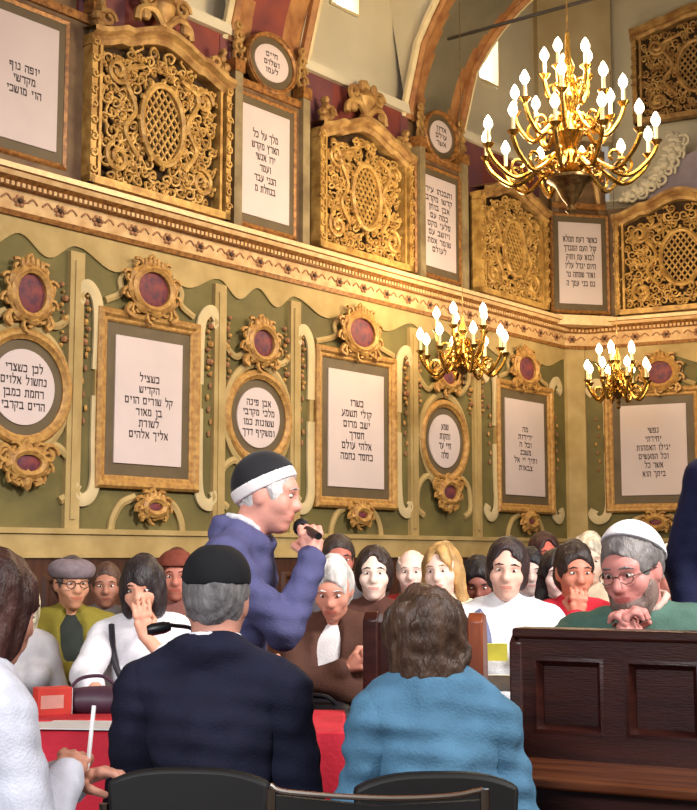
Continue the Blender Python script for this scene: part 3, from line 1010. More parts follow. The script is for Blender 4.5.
# ------------------------------------------------------------------ lettering
# strokes of the square script: x0, y0, x1, y1, thick (1) or thin (0); advance width
GLYPH = {
    'א': (.85, [(.06, .98, .76, .02, 1), (.72, 1, .58, .5, 0), (.26, .62, .08, 0, 0)]), 'ב': (.85, [(0, .9, .62, .9, 1), (.6, .9, .6, .1, 0), (0, .1, .8, .1, 1)]),
    'ג': (.68, [(.1, .9, .5, .9, 1), (.48, .9, .48, .3, 0), (.48, .3, .62, 0, 0), (.46, .25, .05, .06, 1)]), 'ד': (.82, [(0, .9, .78, .9, 1), (.62, .9, .62, 0, 0)]),
    'ה': (.82, [(0, .9, .74, .9, 1), (.68, .9, .68, 0, 0), (.1, .55, .1, 0, 0)]), 'ו': (.46, [(.1, .9, .38, .9, 1), (.33, .9, .33, 0, 0)]),
    'ז': (.55, [(.05, .9, .5, .9, 1), (.28, .9, .28, 0, 0)]), 'ח': (.84, [(0, .9, .76, .9, 1), (.68, .9, .68, 0, 0), (.1, .9, .1, 0, 0)]),
    'ט': (.84, [(.08, 1, .08, .1, 0), (.05, .1, .74, .1, 1), (.72, .1, .72, .9, 0), (.74, .9, .46, .9, 1)]), 'י': (.46, [(.1, .9, .38, .9, 1), (.33, .9, .28, .5, 0)]),
    'כ': (.76, [(0, .9, .6, .9, 1), (.62, .9, .62, .1, 0), (0, .1, .64, .1, 1)]), 'ך': (.76, [(0, .9, .66, .9, 1), (.6, .9, .6, -.35, 0)]),
    'ל': (.76, [(.1, 1.4, .1, .9, 0), (.05, .9, .68, .9, 1), (.65, .9, .58, .5, 0), (.58, .5, .3, 0, 0)]),
    'מ': (.84, [(.05, 1, .2, .8, 0), (.2, .85, .08, 0, 0), (.2, .9, .6, .9, 1), (.66, .88, .7, .1, 0), (.36, .1, .72, .1, 1)]), 'ם': (.84, [(0, .9, .72, .9, 1), (.68, .9, .68, .1, 0), (.08, .1, .7, .1, 1), (.1, .9, .1, .1, 0)]),
    'נ': (.62, [(.12, .9, .5, .9, 1), (.48, .9, .48, .1, 0), (.02, .1, .52, .1, 1)]), 'ן': (.46, [(.1, .9, .38, .9, 1), (.33, .9, .33, -.35, 0)]),
    'ס': (.84, [(0, .9, .74, .9, 1), (.08, .9, .2, .1, 0), (.7, .9, .58, .1, 0), (.18, .1, .62, .1, 1)]), 'ע': (.80, [(.68, 1, .6, .35, 0), (.62, .38, .02, -.05, 1), (.14, 1, .36, .28, 0)]),
    'פ': (.80, [(0, .9, .62, .9, 1), (.64, .9, .64, .1, 0), (0, .1, .66, .1, 1), (.1, .9, .1, .55, 0), (.08, .52, .36, .5, 1)]), 'ף': (.80, [(0, .9, .64, .9, 1), (.62, .9, .62, -.35, 0), (.1, .9, .1, .55, 0), (.08, .52, .36, .5, 1)]),
    'צ': (.80, [(.7, 1, .42, .5, 0), (.1, 1, .62, .12, 1), (0, .1, .7, .1, 1)]), 'ץ': (.76, [(.08, 1, .38, .5, 1), (.68, 1, .4, .52, 0), (.38, .55, .38, -.35, 0)]),
    'ק': (.80, [(0, .9, .72, .9, 1), (.68, .9, .48, .2, 0), (.1, .55, .1, -.35, 0)]), 'ר': (.76, [(0, .9, .66, .9, 1), (.62, .9, .62, 0, 0)]),
    'ש': (.90, [(.06, 1, .12, .1, 0), (.42, .95, .2, .16, 0), (.78, 1, .7, .1, 0), (.08, .1, .74, .1, 1)]), 'ת': (.86, [(.05, .9, .76, .9, 1), (.7, .9, .7, 0, 0), (.2, .9, .2, .1, 0), (.0, .08, .24, .08, 1)]),
    ' ': (.55, []),
}


def lettering(lines, w, h, parent, y, dz=0.0, z0=0.0):
    """Hebrew lines painted on a tablet, each line a piece; parent's own space; read from right to left"""
    adv = lambda l: sum(GLYPH[c][0] for c in l) + 0.12 * (len(l) - 1)
    wide = max(adv(l) for l in lines)
    n = len(lines)
    pitch = h / (n - 0.42)
    ez = pitch * 0.60
    ex = w / wide
    for k_, l in enumerate(lines):
        m = MB()
        x = adv(l) * ex / 2
        zb = z0 + dz + h / 2 - ez - k_ * pitch
        for c in l:
            a_, strokes = GLYPH[c]
            x -= a_ * ex
            for (xa, ya, xb, yb, tk) in strokes:
                A = np.array((x + xa * ex, zb + ya * ez)); B_ = np.array((x + xb * ex, zb + yb * ez))
                d = B_ - A; d = d / max(np.linalg.norm(d), 1e-9)
                nn = np.array((-d[1], d[0])) * (0.115 if tk else 0.075) * (ez * 0.6 + ex * 0.4)
                A = A - d * 0.03 * ez; B_ = B_ + d * 0.03 * ez
                q = [A + nn, A - nn, B_ - nn, B_ + nn]
                m.add([(p[0], y, p[1]) for p in q] + [(p[0], y - 0.0012, p[1]) for p in q], [(4, 5, 6, 7), (0, 1, 5, 4), (1, 2, 6, 5), (2, 3, 7, 6), (3, 0, 4, 7)])
            x -= 0.12 * ex
        m.build('lettering', INK, parent, 0)


def rect_tablet(label, p, rz, ww, z0, z1, lines, tw, th, tz, fancy=True, cat='wall tablet', grp=None, fmat=None):
    """ww half width of the pale field"""
    r = thing('wall_tablet', label, cat, p, rz, grp)
    b = 0.065 if fancy else 0.05
    g = 0.075 if fancy else 0.03
    if fancy:
        prof = [(-g, 0), (-g, -0.035), (-g + 0.015, -0.05), (-g + 0.035, -0.045), (-g + 0.05, -0.030), (-0.01, -0.028), (0.0, -0.02), (0.0, -0.01)]
    else:
        prof = [(-g, 0), (-g, -0.055), (-g + 0.01, -0.065), (0, -0.058), (0.0, -0.03)]
    X, Z0, Z1 = ww + b, z0 - b * 1.1, z1 + b * 1.1
    MB().moulding(rectloop(-X, X, Z0, Z1), prof).build('frame', fmat or GILT, r, smooth=25)
    y = -0.014 if fancy else -0.055
    MB().box(-X, X, y, 0, Z0, Z1).build('border', MATB, r)
    pl = MB().box(-ww, ww, y - 0.008, y, z0, z1).build('plaque', PLAQ, r)
    lettering(lines, tw, th, pl, y - 0.0081, 0, z0=tz)
    return r


def oval_tablet(label, p, rz, rx, rz_, lines, tw, th, fancy=True, cat='wall tablet', b=0.055):
    r = thing('oval_tablet', label, cat, p, rz)
    y = -0.014 if fancy else -0.06
    g = 0.06 if fancy else 0.03
    MB().moulding(ovalloop(0, 0, rx + b, rz_ + b), [(-g, y + 0.02), (-g, y - 0.015), (-g + 0.015, y - 0.03), (-0.025, y - 0.03), (-0.01, y - 0.016), (0.0, y - 0.012), (0.0, y)]).build('frame', GILT if fancy else CORNG, r)
    MB().prism(circ(0, 0, rx + b, rz_ + b, 40), 0, y).build('border', MATB, r)
    pl = MB().prism(circ(0, 0, rx, rz_, 40), y, y - 0.008).build('plaque', PLAQ, r)
    lettering(lines, tw, th, pl, y - 0.0081)
    return r


rect_tablet('tall wall tablet with six lines of writing, left of the standing speaker\'s head', wl(5.02, 0), ANG_L, 0.262, 1.83, 2.57, ['כשציל', 'הקדיש', 'קל שורים הוים', 'בן מאור', 'לשורת', 'אליך אלהים'], 0.375, 0.37, 2.17)
rect_tablet('tall wall tablet above the bowed white-haired woman, lines mostly of two words', wl(3.075, 0), ANG_L, 0.31, 1.775, 2.59, ['כשרו', 'קולי תשמע', 'ישב מרום', 'חסדך', 'אלהי עולם', 'כחסד נחמה'], 0.36, 0.42, 2.18)
rect_tablet('narrow tall wall tablet on the long wall, nearest the room corner', wl(0.83, 0), ANG_L, 0.305, 1.80, 2.595, ['מה', 'ידידות', 'וכל ה', 'משכנ', 'ותיך יי אל', 'צבאות'], 0.36, 0.36, 2.19)
rect_tablet('tall pale wall tablet on the right-hand wall behind the small chandelier and the navy sleeve', wr(0.72, 0), ANG_R, 0.285, 1.82, 2.60, ['נפשי', 'יחידתי', 'יגילו האמהות', 'וכל המעשים', 'אשר כל', 'ביתך הוא'], 0.29, 0.42, 2.19)
oval_tablet('oval tablet cut by the photo\'s left edge, between two cartouches', wl(5.915, 2.20), ANG_L, 0.205, 0.205, ['לכן כשצרי', 'נחשול אלוים', 'רחמת כמבן', 'הרים בקרבי'], 0.30, 0.24)
oval_tablet('oval tablet with four lines of writing directly above the standing speaker\'s head', wl(4.08, 2.185), ANG_L, 0.20, 0.195, ['אבן פינה', 'מלכי מקרבי', 'ששונות כמו', 'ומשקיף דרך'], 0.30, 0.23)
oval_tablet('oval tablet under the middle chandelier on the long wall', wl(2.0, 2.175), ANG_L, 0.205, 0.205, ['שמע', 'ותקות', 'חיי עד', 'סלה'], 0.16, 0.26)
# upper storey
rect_tablet('large upper tablet with three lines of writing in the top corner nearest the camera', wl(6.00, 0), ANG_L, 0.225, 3.52, 4.22, ['יופה נוף', 'מקדשי', 'הוי מושכי'], 0.23, 0.17, 3.87, False, fmat=CORNG)
rect_tablet('upper tablet with six lines under a round plaque, between two gilded grilles', wl(4.08, 0), ANG_L, 0.235, 3.49, 4.22, ['מלך על כל', 'הארץ מקדש', 'ירו אנשי', 'ועמד', 'הנני עבד', 'בנחלת מ'], 0.26, 0.40, 3.86, False, fmat=CORNG)
rect_tablet('upper tablet with eight lines of writing above the middle chandelier', wl(2.11, 0), ANG_L, 0.225, 3.50, 4.21, ['ותבנהו עיר', 'קדשו מקרב', 'אבן בוחן', 'כמה עם', 'סלעי מקם', 'ויושב עם', 'שומר אמת', 'לעולם'], 0.35, 0.50, 3.87, False, fmat=CORNG)
rect_tablet('upper tablet on the slanting corner pier, directly below the large chandelier', (CM[0], CM[1], 0), ANG_C, 0.20, 3.50, 4.23, ['כאשר דעת תמלא', 'קול העם המברך', 'לבוא עת וחוק', 'היום יגדל עליו', 'ואור שמחה נר', 'גם בני עמך ה'], 0.32, 0.44, 3.88, False, fmat=CORNG)
oval_tablet('small round plaque with writing above the tablet between the two nearer gilded grilles', wl(4.03, 4.56), ANG_L, 0.165, 0.125, ['חיים', 'ושלום', 'לעמו'], 0.15, 0.14, False, b=0.05)
oval_tablet('smallest oval plaque with writing at the foot of the tall vault rib', wl(2.08, 4.555), ANG_L, 0.145, 0.125, ['אדון', 'עולם', 'אשר'], 0.15, 0.15, False, b=0.05)


# ------------------------------------------------------------------ carved cartouches
def cartouche(label, p, rz, rx, rz_, kind='crown', grp=None):
    n_ = NL if abs(rz - ANG_L) < 0.01 else NR
    p = (p[0] + n_[0] * 0.035, p[1] + n_[1] * 0.035, p[2])
    r = thing('cartouche', label, 'wall ornament', p, rz, grp)
    MB().ball((0, -0.012, 0), (rx, 0.022, rz_), 24).build('field', JEWEL, r)
    m = MB()
    m.tube([(x, -0.03, z) for x, z in circ(0, 0, rx * 1.08, rz_ * 1.08, 32)], 0.024, 6, closed=True)
    m.tube([(x, -0.022, z) for x, z in circ(0, 0, rx * 1.3, rz_ * 1.26, 32)], [0.020 + 0.010 * math.sin(i * 1.57) for i in range(32)], 6, closed=True)
    for i in range(10):
        q = 2 * PI * i / 10 + 0.3
        m.tube(spiral(rx * 1.42 * math.cos(q), rz_ * 1.40 * math.sin(q), 0.045, q, 1.1, -0.02, 12, 1 if math.cos(q) > 0 else -1), 0.012, 5)
    if kind == 'crown':
        for i in range(-2, 3): m.ball((i * 0.032, -0.03, rz_ * 1.45 - abs(i) * 0.012), (0.016, 0.016, 0.04), 8)
        for sg in (-1, 1): m.tube(bez([(sg * rx * 1.2, -0.02, -rz_ * 0.9), (sg * rx * 1.45, -0.02, -rz_ * 1.3), (sg * rx * 1.1, -0.02, -rz_ * 1.55)]), 0.016, 5)
    else:
        m.ball((0, -0.03, -rz_ * 1.5), (0.03, 0.02, 0.06), 8)
        for sg in (-1, 1):
            m.tube(bez([(sg * 0.03, -0.02, -rz_ * 1.3), (sg * 0.09, -0.025, -rz_ * 1.55), (sg * 0.05, -0.02, -rz_ * 1.9)]), 0.016, 5)
            m.tube(spiral(sg * rx * 1.5, rz_ * 0.9, 0.06, 0, 1.3, -0.02, 14, sg), 0.016, 5)
    m.build('carved_border', GILT, r)
    return r


cartouche('large purple and gilt cartouche over the tall tablet behind the speaker\'s back', wl(5.04, 2.865), ANG_L, 0.135, 0.115)
cartouche('red and gilt cartouche over the tall tablet above the bowed white-haired woman', wl(3.07, 2.87), ANG_L, 0.15, 0.115)
cartouche('red cartouche over the narrow tablet beside the room corner', wl(0.86, 2.86), ANG_L, 0.14, 0.11)
cartouche('red cartouche over the tablet on the right-hand wall, behind the small chandelier', wr(0.80, 2.87), ANG_R, 0.12, 0.11)
cartouche('purple and gilt cartouche over the oval tablet at the photo\'s left edge', wl(5.915, 2.705), ANG_L, 0.105, 0.12)
cartouche('small red and gilt cartouche over the oval tablet above the speaker\'s head', wl(4.09, 2.665), ANG_L, 0.11, 0.10)
cartouche('purple cartouche over the oval tablet, hanging behind the middle chandelier', wl(2.0, 2.70), ANG_L, 0.115, 0.10)
cartouche('gilt cartouche with two red fields hanging under the oval tablet at the photo\'s left edge', wl(5.905, 1.79), ANG_L, 0.095, 0.06, 'drop')
cartouche('gilt cartouche hanging under the oval tablet below the middle chandelier', wl(2.0, 1.78), ANG_L, 0.10, 0.07, 'drop')
cartouche('gilt cartouche hanging under the oval tablet behind the speaker\'s head', wl(4.08, 1.78), ANG_L, 0.10, 0.07, 'drop')
for s_, ln in ((5.0, 'little gilt shell under the tall tablet behind the speaker\'s back'), (3.07, 'little gilt shell under the tall tablet above the bowed white-haired woman'), (0.83, 'little gilt shell under the narrow tablet beside the room corner')):
    cartouche(ln, wl(s_, 1.585), ANG_L, 0.07, 0.042, 'crown')
cartouche('little gilt shell under the tablet on the right-hand wall', wr(0.73, 1.585), ANG_R, 0.07, 0.042, 'crown')


# ------------------------------------------------------------------ gilded grilles of the gallery
def toprail(w, h, rise):
    return [(-w + 2 * w * i / 24, h + rise * (math.exp(-((i - 12) / 6.0) ** 2)) - rise * 0.15 * (math.cos(PI * (i - 12) / 6) if abs(i - 12) > 6 else 0)) for i in range(25)]


def make_grille(label, p, rz, w, h, rise, seed, flash=False, crest=True, gold=GOLD):
    rng = random.Random(seed)
    r = thing('gilded_grille', label, 'grille', p, rz)
    tr = toprail(w, h, rise)
    topz = lambda x: np.interp(x, [q[0] for q in tr], [q[1] for q in tr])
    MB().prism([(-w, 0), (w, 0)] + [(x, z - 0.03) for x, z in reversed(tr)], 0.0, -0.02).build('shade_backing', DARKHOLE, r)  # dark sheet added in place of the gallery's unlit depth
    m = MB()
    for sg in (-1, 1):
        x0 = sg * (w - 0.04)
        m.box(min(x0, sg * w), max(x0, sg * w), -0.11, 0, 0, h - 0.02)
        m.box(sg * (w - 0.075) - 0.01, sg * (w - 0.075) + 0.01, -0.10, -0.02, 0.03, h - 0.05)
        for q in range(9):
            m.tube(spiral(sg * (w - 0.02), 0.08 + q * (h - 0.15) / 8, 0.028, q, 1.1, -0.115, 10, sg), 0.009, 5)
    m.box(-w, w, -0.11, 0, 0, 0.045)
    m.build('frame', gold, r)
    m = MB()
    loops = []
    for dy, dz in ((0, -0.07), (-0.10, -0.07), (-0.12, -0.045), (-0.115, -0.02), (-0.15, 0.0), (-0.15, 0.03), (0, 0.045)):
        loops.append([(x * 1.02, dy, z + dz) for x, z in tr])
    m.loft(loops, 0, closed=False)
    m.build('top_rail', GOLDW if gold is GOLD else gold, r)
    # pierced scrollwork, mirrored about the middle
    m = MB()
    y = -0.07
    mrx, mrz, mz = w * 0.30, h * 0.27, h * 0.53
    cells = []
    zz = 0.09
    row = 0
    while zz < h + rise:
        xx = 0.025 + (0.036 if row % 2 else 0)
        while xx < w - 0.11:
            if zz < topz(xx) - 0.12 and (xx / mrx) ** 2 + ((zz - mz) / mrz) ** 2 > 1.25: cells.append((xx, zz))
            xx += 0.072
        zz += 0.062; row += 1
    for cx, cz in cells:
        cx += rng.uniform(-0.012, 0.012); cz += rng.uniform(-0.012, 0.012)
        a0 = rng.uniform(0, 6.28); fl = rng.choice((-1, 1)); rr = rng.uniform(0.030, 0.044)
        for sg in (-1, 1):
            m.tube([(sg * x, yy + 0.008 * math.sin(k_), z) for k_, (x, yy, z) in enumerate(spiral(cx, cz, rr, a0, 1.35, y, 15, fl, 0.2))], [0.0105 - 0.0035 * k_ / 15 for k_ in range(15)], 5)
            if rng.random() < 0.6: m.ball((sg * (cx + 0.036), y, cz + 0.02), (0.013, 0.012, 0.016), 6)
            m.tube(bez([(sg * (cx + rr * math.cos(a0)), y, cz + rr * math.sin(a0)), (sg * (cx + 1.6 * rr * math.cos(a0 + 0.5)), y, cz + 1.6 * rr * math.sin(a0 + 0.5)), (sg * (cx + 2.1 * rr * math.cos(a0 + 0.2)), y, cz + 2.1 * rr * math.sin(a0 + 0.2))], 4), 0.009, 5)
    for sg in (-1, 1):
        m.tube(bez([(sg * mrx * 1.1, y - 0.01, mz - mrz), (sg * mrx * 1.7, y - 0.01, mz - mrz * 0.4), (sg * mrx * 1.25, y - 0.01, mz + mrz * 0.2), (sg * mrx * 1.8, y - 0.01, mz + mrz * 1.0), (sg * mrx * 0.9, y - 0.01, mz + mrz * 1.35)], 8), 0.017, 6)
        m.tube(spiral(sg * w * 0.62, h * 0.80, 0.08, 0, 1.6, y - 0.01, 24, sg, 0.15), 0.016, 6)
        m.tube(spiral(sg * w * 0.6, h * 0.22, 0.09, 2, 1.6, y - 0.01, 24, -sg, 0.15), 0.016, 6)
    m.build('openwork', gold, r)
    m = MB()
    m.tube([(x, -0.09, z) for x, z in circ(0, mz, mrx, mrz, 40)], 0.021, 6, closed=True)
    for k_ in range(-5, 6):
        for d in (-1, 1):
            pts = [(x, -0.075, mz + d * x * (mrz / mrx) + k_ * mrz * 0.30) for x in np.linspace(-mrx, mrx, 25)]
            pts = [q for q in pts if (q[0] / mrx) ** 2 + ((q[2] - mz) / mrz) ** 2 < 1.0]
            if len(pts) > 1: m.tube(pts, 0.0085, 5)
    for k_ in range(12): m.ball((mrx * 1.12 * math.cos(k_ * PI / 6), -0.09, mz + mrz * 1.12 * math.sin(k_ * PI / 6)), 0.019, 6)
    m.build('medallion', gold, r)
    if crest:
        m = MB()
        cz = h + rise
        m.lathe([(0.03, 0), (0.07, 0.02), (0.035, 0.06), (0.075, 0.12), (0.09, 0.17), (0.05, 0.22), (0.03, 0.24), (0.045, 0.26), (0.02, 0.30)], 12, (0, -0.08, cz + 0.02), sy=0.6)
        for sg in (-1, 1):
            m.tube(bez([(0, -0.09, cz + 0.04), (sg * 0.10, -0.10, cz + 0.13), (sg * 0.20, -0.09, cz + 0.10), (sg * 0.22, -0.09, cz + 0.03)]), 0.026, 6)
            m.tube(spiral(sg * 0.14, cz + 0.20, 0.065, 0, 1.4, -0.09, 16, sg), 0.02, 5)
            m.ball((sg * 0.07, -0.10, cz + 0.26), (0.03, 0.03, 0.045), 8); m.ball((sg * 0.16, -0.1, cz + 0.08), (0.04, 0.03, 0.04), 8)
            f = MB()
            for q in range(4): f.ball((sg * (w - 0.06 + 0.02 * math.sin(q * 2)), -0.09, h + 0.05 + q * 0.045), (0.045 - q * 0.007, 0.04, 0.03), 8)
            f.tube(spiral(sg * (w - 0.12), h + 0.10, 0.06, 0, 1.3, -0.09, 14, -sg), 0.018, 5)
            f.build('finial', GOLDW, r)
        m.build('crest', GOLDW, r)
    return r


make_grille('largest gilded grille at the top left, right of the three-line tablet', wl(5.03, 3.39, 0.02), ANG_L, 0.56, 0.89, 0.14, 1)
make_grille('gilded gallery grille in the middle of the long wall, above the bowed woman', wl(3.07, 3.39, 0.02), ANG_L, 0.53, 0.86, 0.14, 2)
make_grille('gilded gallery grille on the long wall behind and below the large chandelier', wl(1.10, 3.39, 0.02), ANG_L, 0.52, 0.85, 0.14, 3, crest=False)
make_grille('gilded gallery grille on the right-hand wall, just above the small chandelier', wr(1.02, 3.39, 0.02), ANG_R, 0.575, 0.88, 0.16, 4, crest=False)
make_grille('pale gilded grille of the second gallery at the top right, behind the chandelier candles', wr(1.16, 5.17, -0.22), ANG_R, 0.575, 0.86, 0.12, 5, crest=False, gold=GOLDW)
# pale carved swag over the right-hand grille
r = thing('carved_swag', 'pale carved swag with flowers on top of the right-hand wall grille', 'wall ornament', wr(0.98, 4.46, 0.03), ANG_R)
m = MB()
for i, (x, z) in enumerate(bez([(-0.40, -0.02, 0), (-0.25, 0.06, 0), (-0.12, 0.16, 0), (0.0, 0.32, 0), (0.1, 0.42, 0), (0.2, 0.5, 0)], 6) and [(q[0], q[1]) for q in bez([(-0.42, 0.0, 0), (-0.25, 0.07, 0), (-0.10, 0.20, 0), (-0.02, 0.34, 0), (0.02, 0.46, 0)], 6)]):
    for k_ in range(3): m.ball((x + random.uniform(-.05, .05), -0.06 + random.uniform(-.03, .02), z + random.uniform(-.04, .04)), random.uniform(0.025, 0.05), 7)
    if i % 3 == 0: m.tube(spiral(x + 0.06, z - 0.03, 0.06, i, 1.3, -0.07, 14), 0.015, 5)
m.build('flowers', LUN, r)
m = MB()
m.prism([(-0.42, -0.05), (0.5, -0.05), (0.5, 0.45), (0.1, 0.30), (-0.15, 0.12)], 0.02, -0.03)
m.build('plinth', mat('violet grey stucco', (150, 136, 148), 0.7), r)

# tie rod of the vault
p0 = np.array(at(466, 34, 9.2)); p1 = np.array(at(545, 12, 8.4))
d_ = p1 - p0
m = MB(); m.tube([tuple(p0 - d_ * 0.25), tuple(p1 + d_ * 2.5)], 0.013, 6)
tag(m.build('tie_rod', IRON), 'thin dark iron tie rod across the vault behind the large chandelier', 'tie rod')


# ------------------------------------------------------------------ chandeliers
def candle_arm(root, ang, r, z0, zc, rad=0.013, cup=0.034, ch=0.085, bh=0.085, bw=0.025):
    c, s = math.cos(ang), math.sin(ang)
    P = lambda q, z: (c * q, s * q, z)
    dz = zc - z0
    m = MB()
    m.tube(bez([P(0.03, z0 + 0.02), P(r * 0.25, z0 + 0.06), P(r * 0.45, z0 - 0.02), P(r * 0.68, z0 - 0.09 + dz * 0.2), P(r * 0.90, z0 - 0.05 + dz * 0.5), P(r, zc - 0.03), P(r, zc)], 6), rad, 6)
    # curled leaf at the root and a small scroll under the arm
    m.tube([P(r * 0.62 + 0.055 * (1 - t) * math.cos(5 + 7 * t), z0 - 0.02 + dz * 0.2 + 0.055 * (1 - t) * math.sin(5 + 7 * t)) for t in np.linspace(0, 0.85, 14)], rad * 0.7, 5)
    m.tube([P(r * 0.30 + 0.05 * (1 - t) * math.cos(1 - 7 * t), z0 + 0.00 + 0.05 * (1 - t) * math.sin(1 - 7 * t)) for t in np.linspace(0, 0.85, 14)], rad * 0.7, 5)
    arm = m.build('arm', BRASS, root)
    cpp = MB().lathe([(0.008, -0.02), (cup * 0.6, -0.005), (cup, 0.012), (cup * 0.8, 0.012), (0.012, 0.004)], 12, (*P(r, zc)[:2], zc))
    cpp.build('drip_cup', BRASS, arm)
    MB().lathe([(0.011, 0), (0.011, ch)], 8, (*P(r, zc)[:2], zc + 0.004)).build('candle', CANDLE, arm)
    MB().lathe([(0.009, 0), (bw, bh * 0.3), (bw, bh * 0.5), (bw * 0.55, bh * 0.8), (0.0015, bh)], 10, (*P(r, zc)[:2], zc + 0.004 + ch)).build('bulb', BULB, arm)
    return arm


def chandelier(label, p, tiers, stem, top, pend, col, power, rad=0.013, rod=0.0025):
    r = thing('chandelier', label, 'chandelier', p, 0)
    MB().lathe(stem, 20).build('stem', col, r)
    MB().lathe(pend, 18).build('pendant', BRASSD, r)
    m = MB()
    m.tube([(0, 0, stem[-1][1] - 0.02), (0, 0, top)], rod, 6)
    m.build('hanging_rod', BRASSD, r)
    for (n, rr, z0, zc, a0) in tiers:
        for i in range(n): candle_arm(r, a0 + 2 * PI * i / n, rr, z0, zc, rad)
    for (n, rr, z0, zc, a0) in tiers[:1]:
        L = bpy.data.lights.new('chandelier_light', 'POINT'); L.energy = power; L.color = (1.0, 0.78, 0.48); L.shadow_soft_size = rr * 0.9
        lo = bpy.data.objects.new('chandelier_light', L); COL.objects.link(lo); lo.location = (p[0], p[1], p[2] + zc + 0.42)
    return r


big = at(570, 172, 7.0)
stem = [(0.02, -0.04), (0.06, 0.0), (0.09, 0.03), (0.05, 0.08), (0.035, 0.12), (0.06, 0.17), (0.085, 0.22), (0.05, 0.28), (0.03, 0.33), (0.055, 0.38), (0.06, 0.42), (0.03, 0.47), (0.02, 0.55), (0.04, 0.60), (0.018, 0.66), (0.012, 0.80)]
pend = [(0.012, -0.24), (0.03, -0.22), (0.018, -0.19), (0.05, -0.15), (0.085, -0.08), (0.13, -0.05), (0.13, -0.035), (0.03, -0.02)]
chandelier('large brass chandelier with three tiers of lit candle bulbs hanging high at the top right', tuple(big), [(12, 0.47, 0.02, 0.12, 0.2), (8, 0.30, 0.26, 0.36, 0.5), (5, 0.13, 0.48, 0.56, 0.35)], stem, 2.4, pend, BRASS, 270, 0.013, 0.005)
ms = [(0.015, -0.05), (0.05, -0.02), (0.025, 0.02), (0.045, 0.06), (0.03, 0.12), (0.018, 0.18), (0.035, 0.22), (0.012, 0.28), (0.008, 0.32)]
mp = [(0.008, -0.17), (0.02, -0.155), (0.012, -0.13), (0.022, -0.11), (0.014, -0.09), (0.045, -0.06), (0.07, -0.04), (0.02, -0.03)]
mid = at(463, 362, 8.9)
chandelier('middle-sized brass chandelier with lit candle bulbs in front of the long wall\'s gilt cornice', tuple(mid), [(8, 0.30, -0.02, 0.06, 0.15), (5, 0.18, 0.10, 0.22, 0.5)], ms, 2.6, mp, BRASS, 55)
sm = at(618, 388, 10.2)
chandelier('smallest brass chandelier with lit candle bulbs in the room corner by the right-hand wall', tuple(sm), [(8, 0.245, -0.02, 0.05, 0.1), (5, 0.14, 0.08, 0.19, 0.4)], ms, 2.6, mp, BRASS, 35)
# ------------------------------------------------------------------ people
PALE = (232, 190, 172); ROSY = (224, 150, 130); TAN = (206, 146, 116); WARM = (222, 166, 138)
GREYH = (120, 114, 112); WHITEH = (226, 220, 214); DKBR = (54, 36, 30); BLK = (34, 28, 30); REDBR = (112, 58, 40); BLOND = (196, 152, 92)


def kippah(m, z=0.055, tilt=0.0, grow=0.0, tall=0.0):
    P = [('e', (0, -0.016, 0.030 + tall), (0.086 + grow, 0.107 + grow, 0.106 + grow))]
    return worn('kippah', P, m, clip=lambda X, Y, Z: (z + tilt * Y - Z) + 0 * X)


# speaker, standing, in profile, microphone in his right hand
def white_band(I):
    worn('kippah_rim', [('e', (0, -0.018, 0.028), (0.089, 0.110, 0.108))], mat('white knitted rim', (236, 226, 226), 0.8, 0, 0.05), clip=lambda X, Y, Z: np.maximum(0.020 + 0.72 * Y - Z, Z - 0.068 - 0.72 * Y) + 0 * X)(I)


speaker = person('standing man in blue-violet jacket and black kippah with white rim, speaking into a microphone', 268, 495, 4.0, face=-97, pose='stand', lean=9, head=(0, -10, 0), skin=(226, 158, 140),
                 hair=('short', (238, 232, 230)), top=(88, 87, 128), inner=(226, 222, 226), vcut=0.045, collar=(88, 87, 128), legs=(38, 36, 52), far=False, hf=0.03, aw=1.12,
                 rh=(0.06, 0.305, 0.425), rel=(0.5, -0.6, -1.0), rcurl=0.95, rdir=(-0.25, -0.1, 0.9), rpn=(-0.9, -0.25, -0.2), lh=(-0.30, 0.05, -0.02), skirtlen=0.10, folds=0.011, bulk=0.98, thick=0.018,
                 extras=[kippah(mat('black velvet', (26, 24, 30), 0.8, 0, 0.1, 30, sheen=0.1), 0.060, 0.72, 0.002), white_band], brow=hairm((200, 190, 184)))

# man in navy suit seen from behind
crown = mat('black velvet crown', (14, 14, 20), 0.9, 0, 0.1, 30)


def tall_cap(I):
    worn('kippah', [('e', (0, -0.014, 0.060), (0.086, 0.106, 0.078)), ('e', (0, -0.014, 0.085), (0.074, 0.092, 0.062))], crown, clip=lambda X, Y, Z: np.maximum(0.046 + 0.05 * Y - Z, Z - 0.142) + 0 * X, k=0.02)(I)


suit = person('seated man in navy suit and tall black kippah seen from behind, before the red table', 217, 603, 3.3, face=-4, lean=6, head=(0, -4, 0), skin=(196, 140, 122), hair=('short', (128, 124, 126)), top=(27, 28, 48), inner=(228, 228, 236), vcut=0.05,
              collar=(27, 28, 48), legs=(26, 26, 40), far=False, bulk=0.96, folds=0.011, thick=0.018, extras=[tall_cap], rh=(0.14, 0.30, 0.14), lh=(-0.14, 0.30, 0.14), rel=(0.35, -0.8, -0.7), lel=(-0.35, -0.8, -0.7), aw=1.12)

# woman in denim seen from behind
denim = person('seated woman with curly brown hair and denim-blue jacket seen from behind', 425, 640, 3.1, face=6, lean=6, head=(6, -6, -6), fem=True, skin=(214, 158, 136), hair=('curly', (80, 56, 42)), top=(84, 126, 156), collar=(84, 126, 156), legs=(40, 44, 60),
               far=False, bulk=0.94, folds=0.015, thick=0.018, rh=(0.14, 0.30, 0.12), lh=(-0.14, 0.30, 0.12), rel=(0.45, -0.8, -0.6), lel=(-0.45, -0.8, -0.6), aw=1.1)

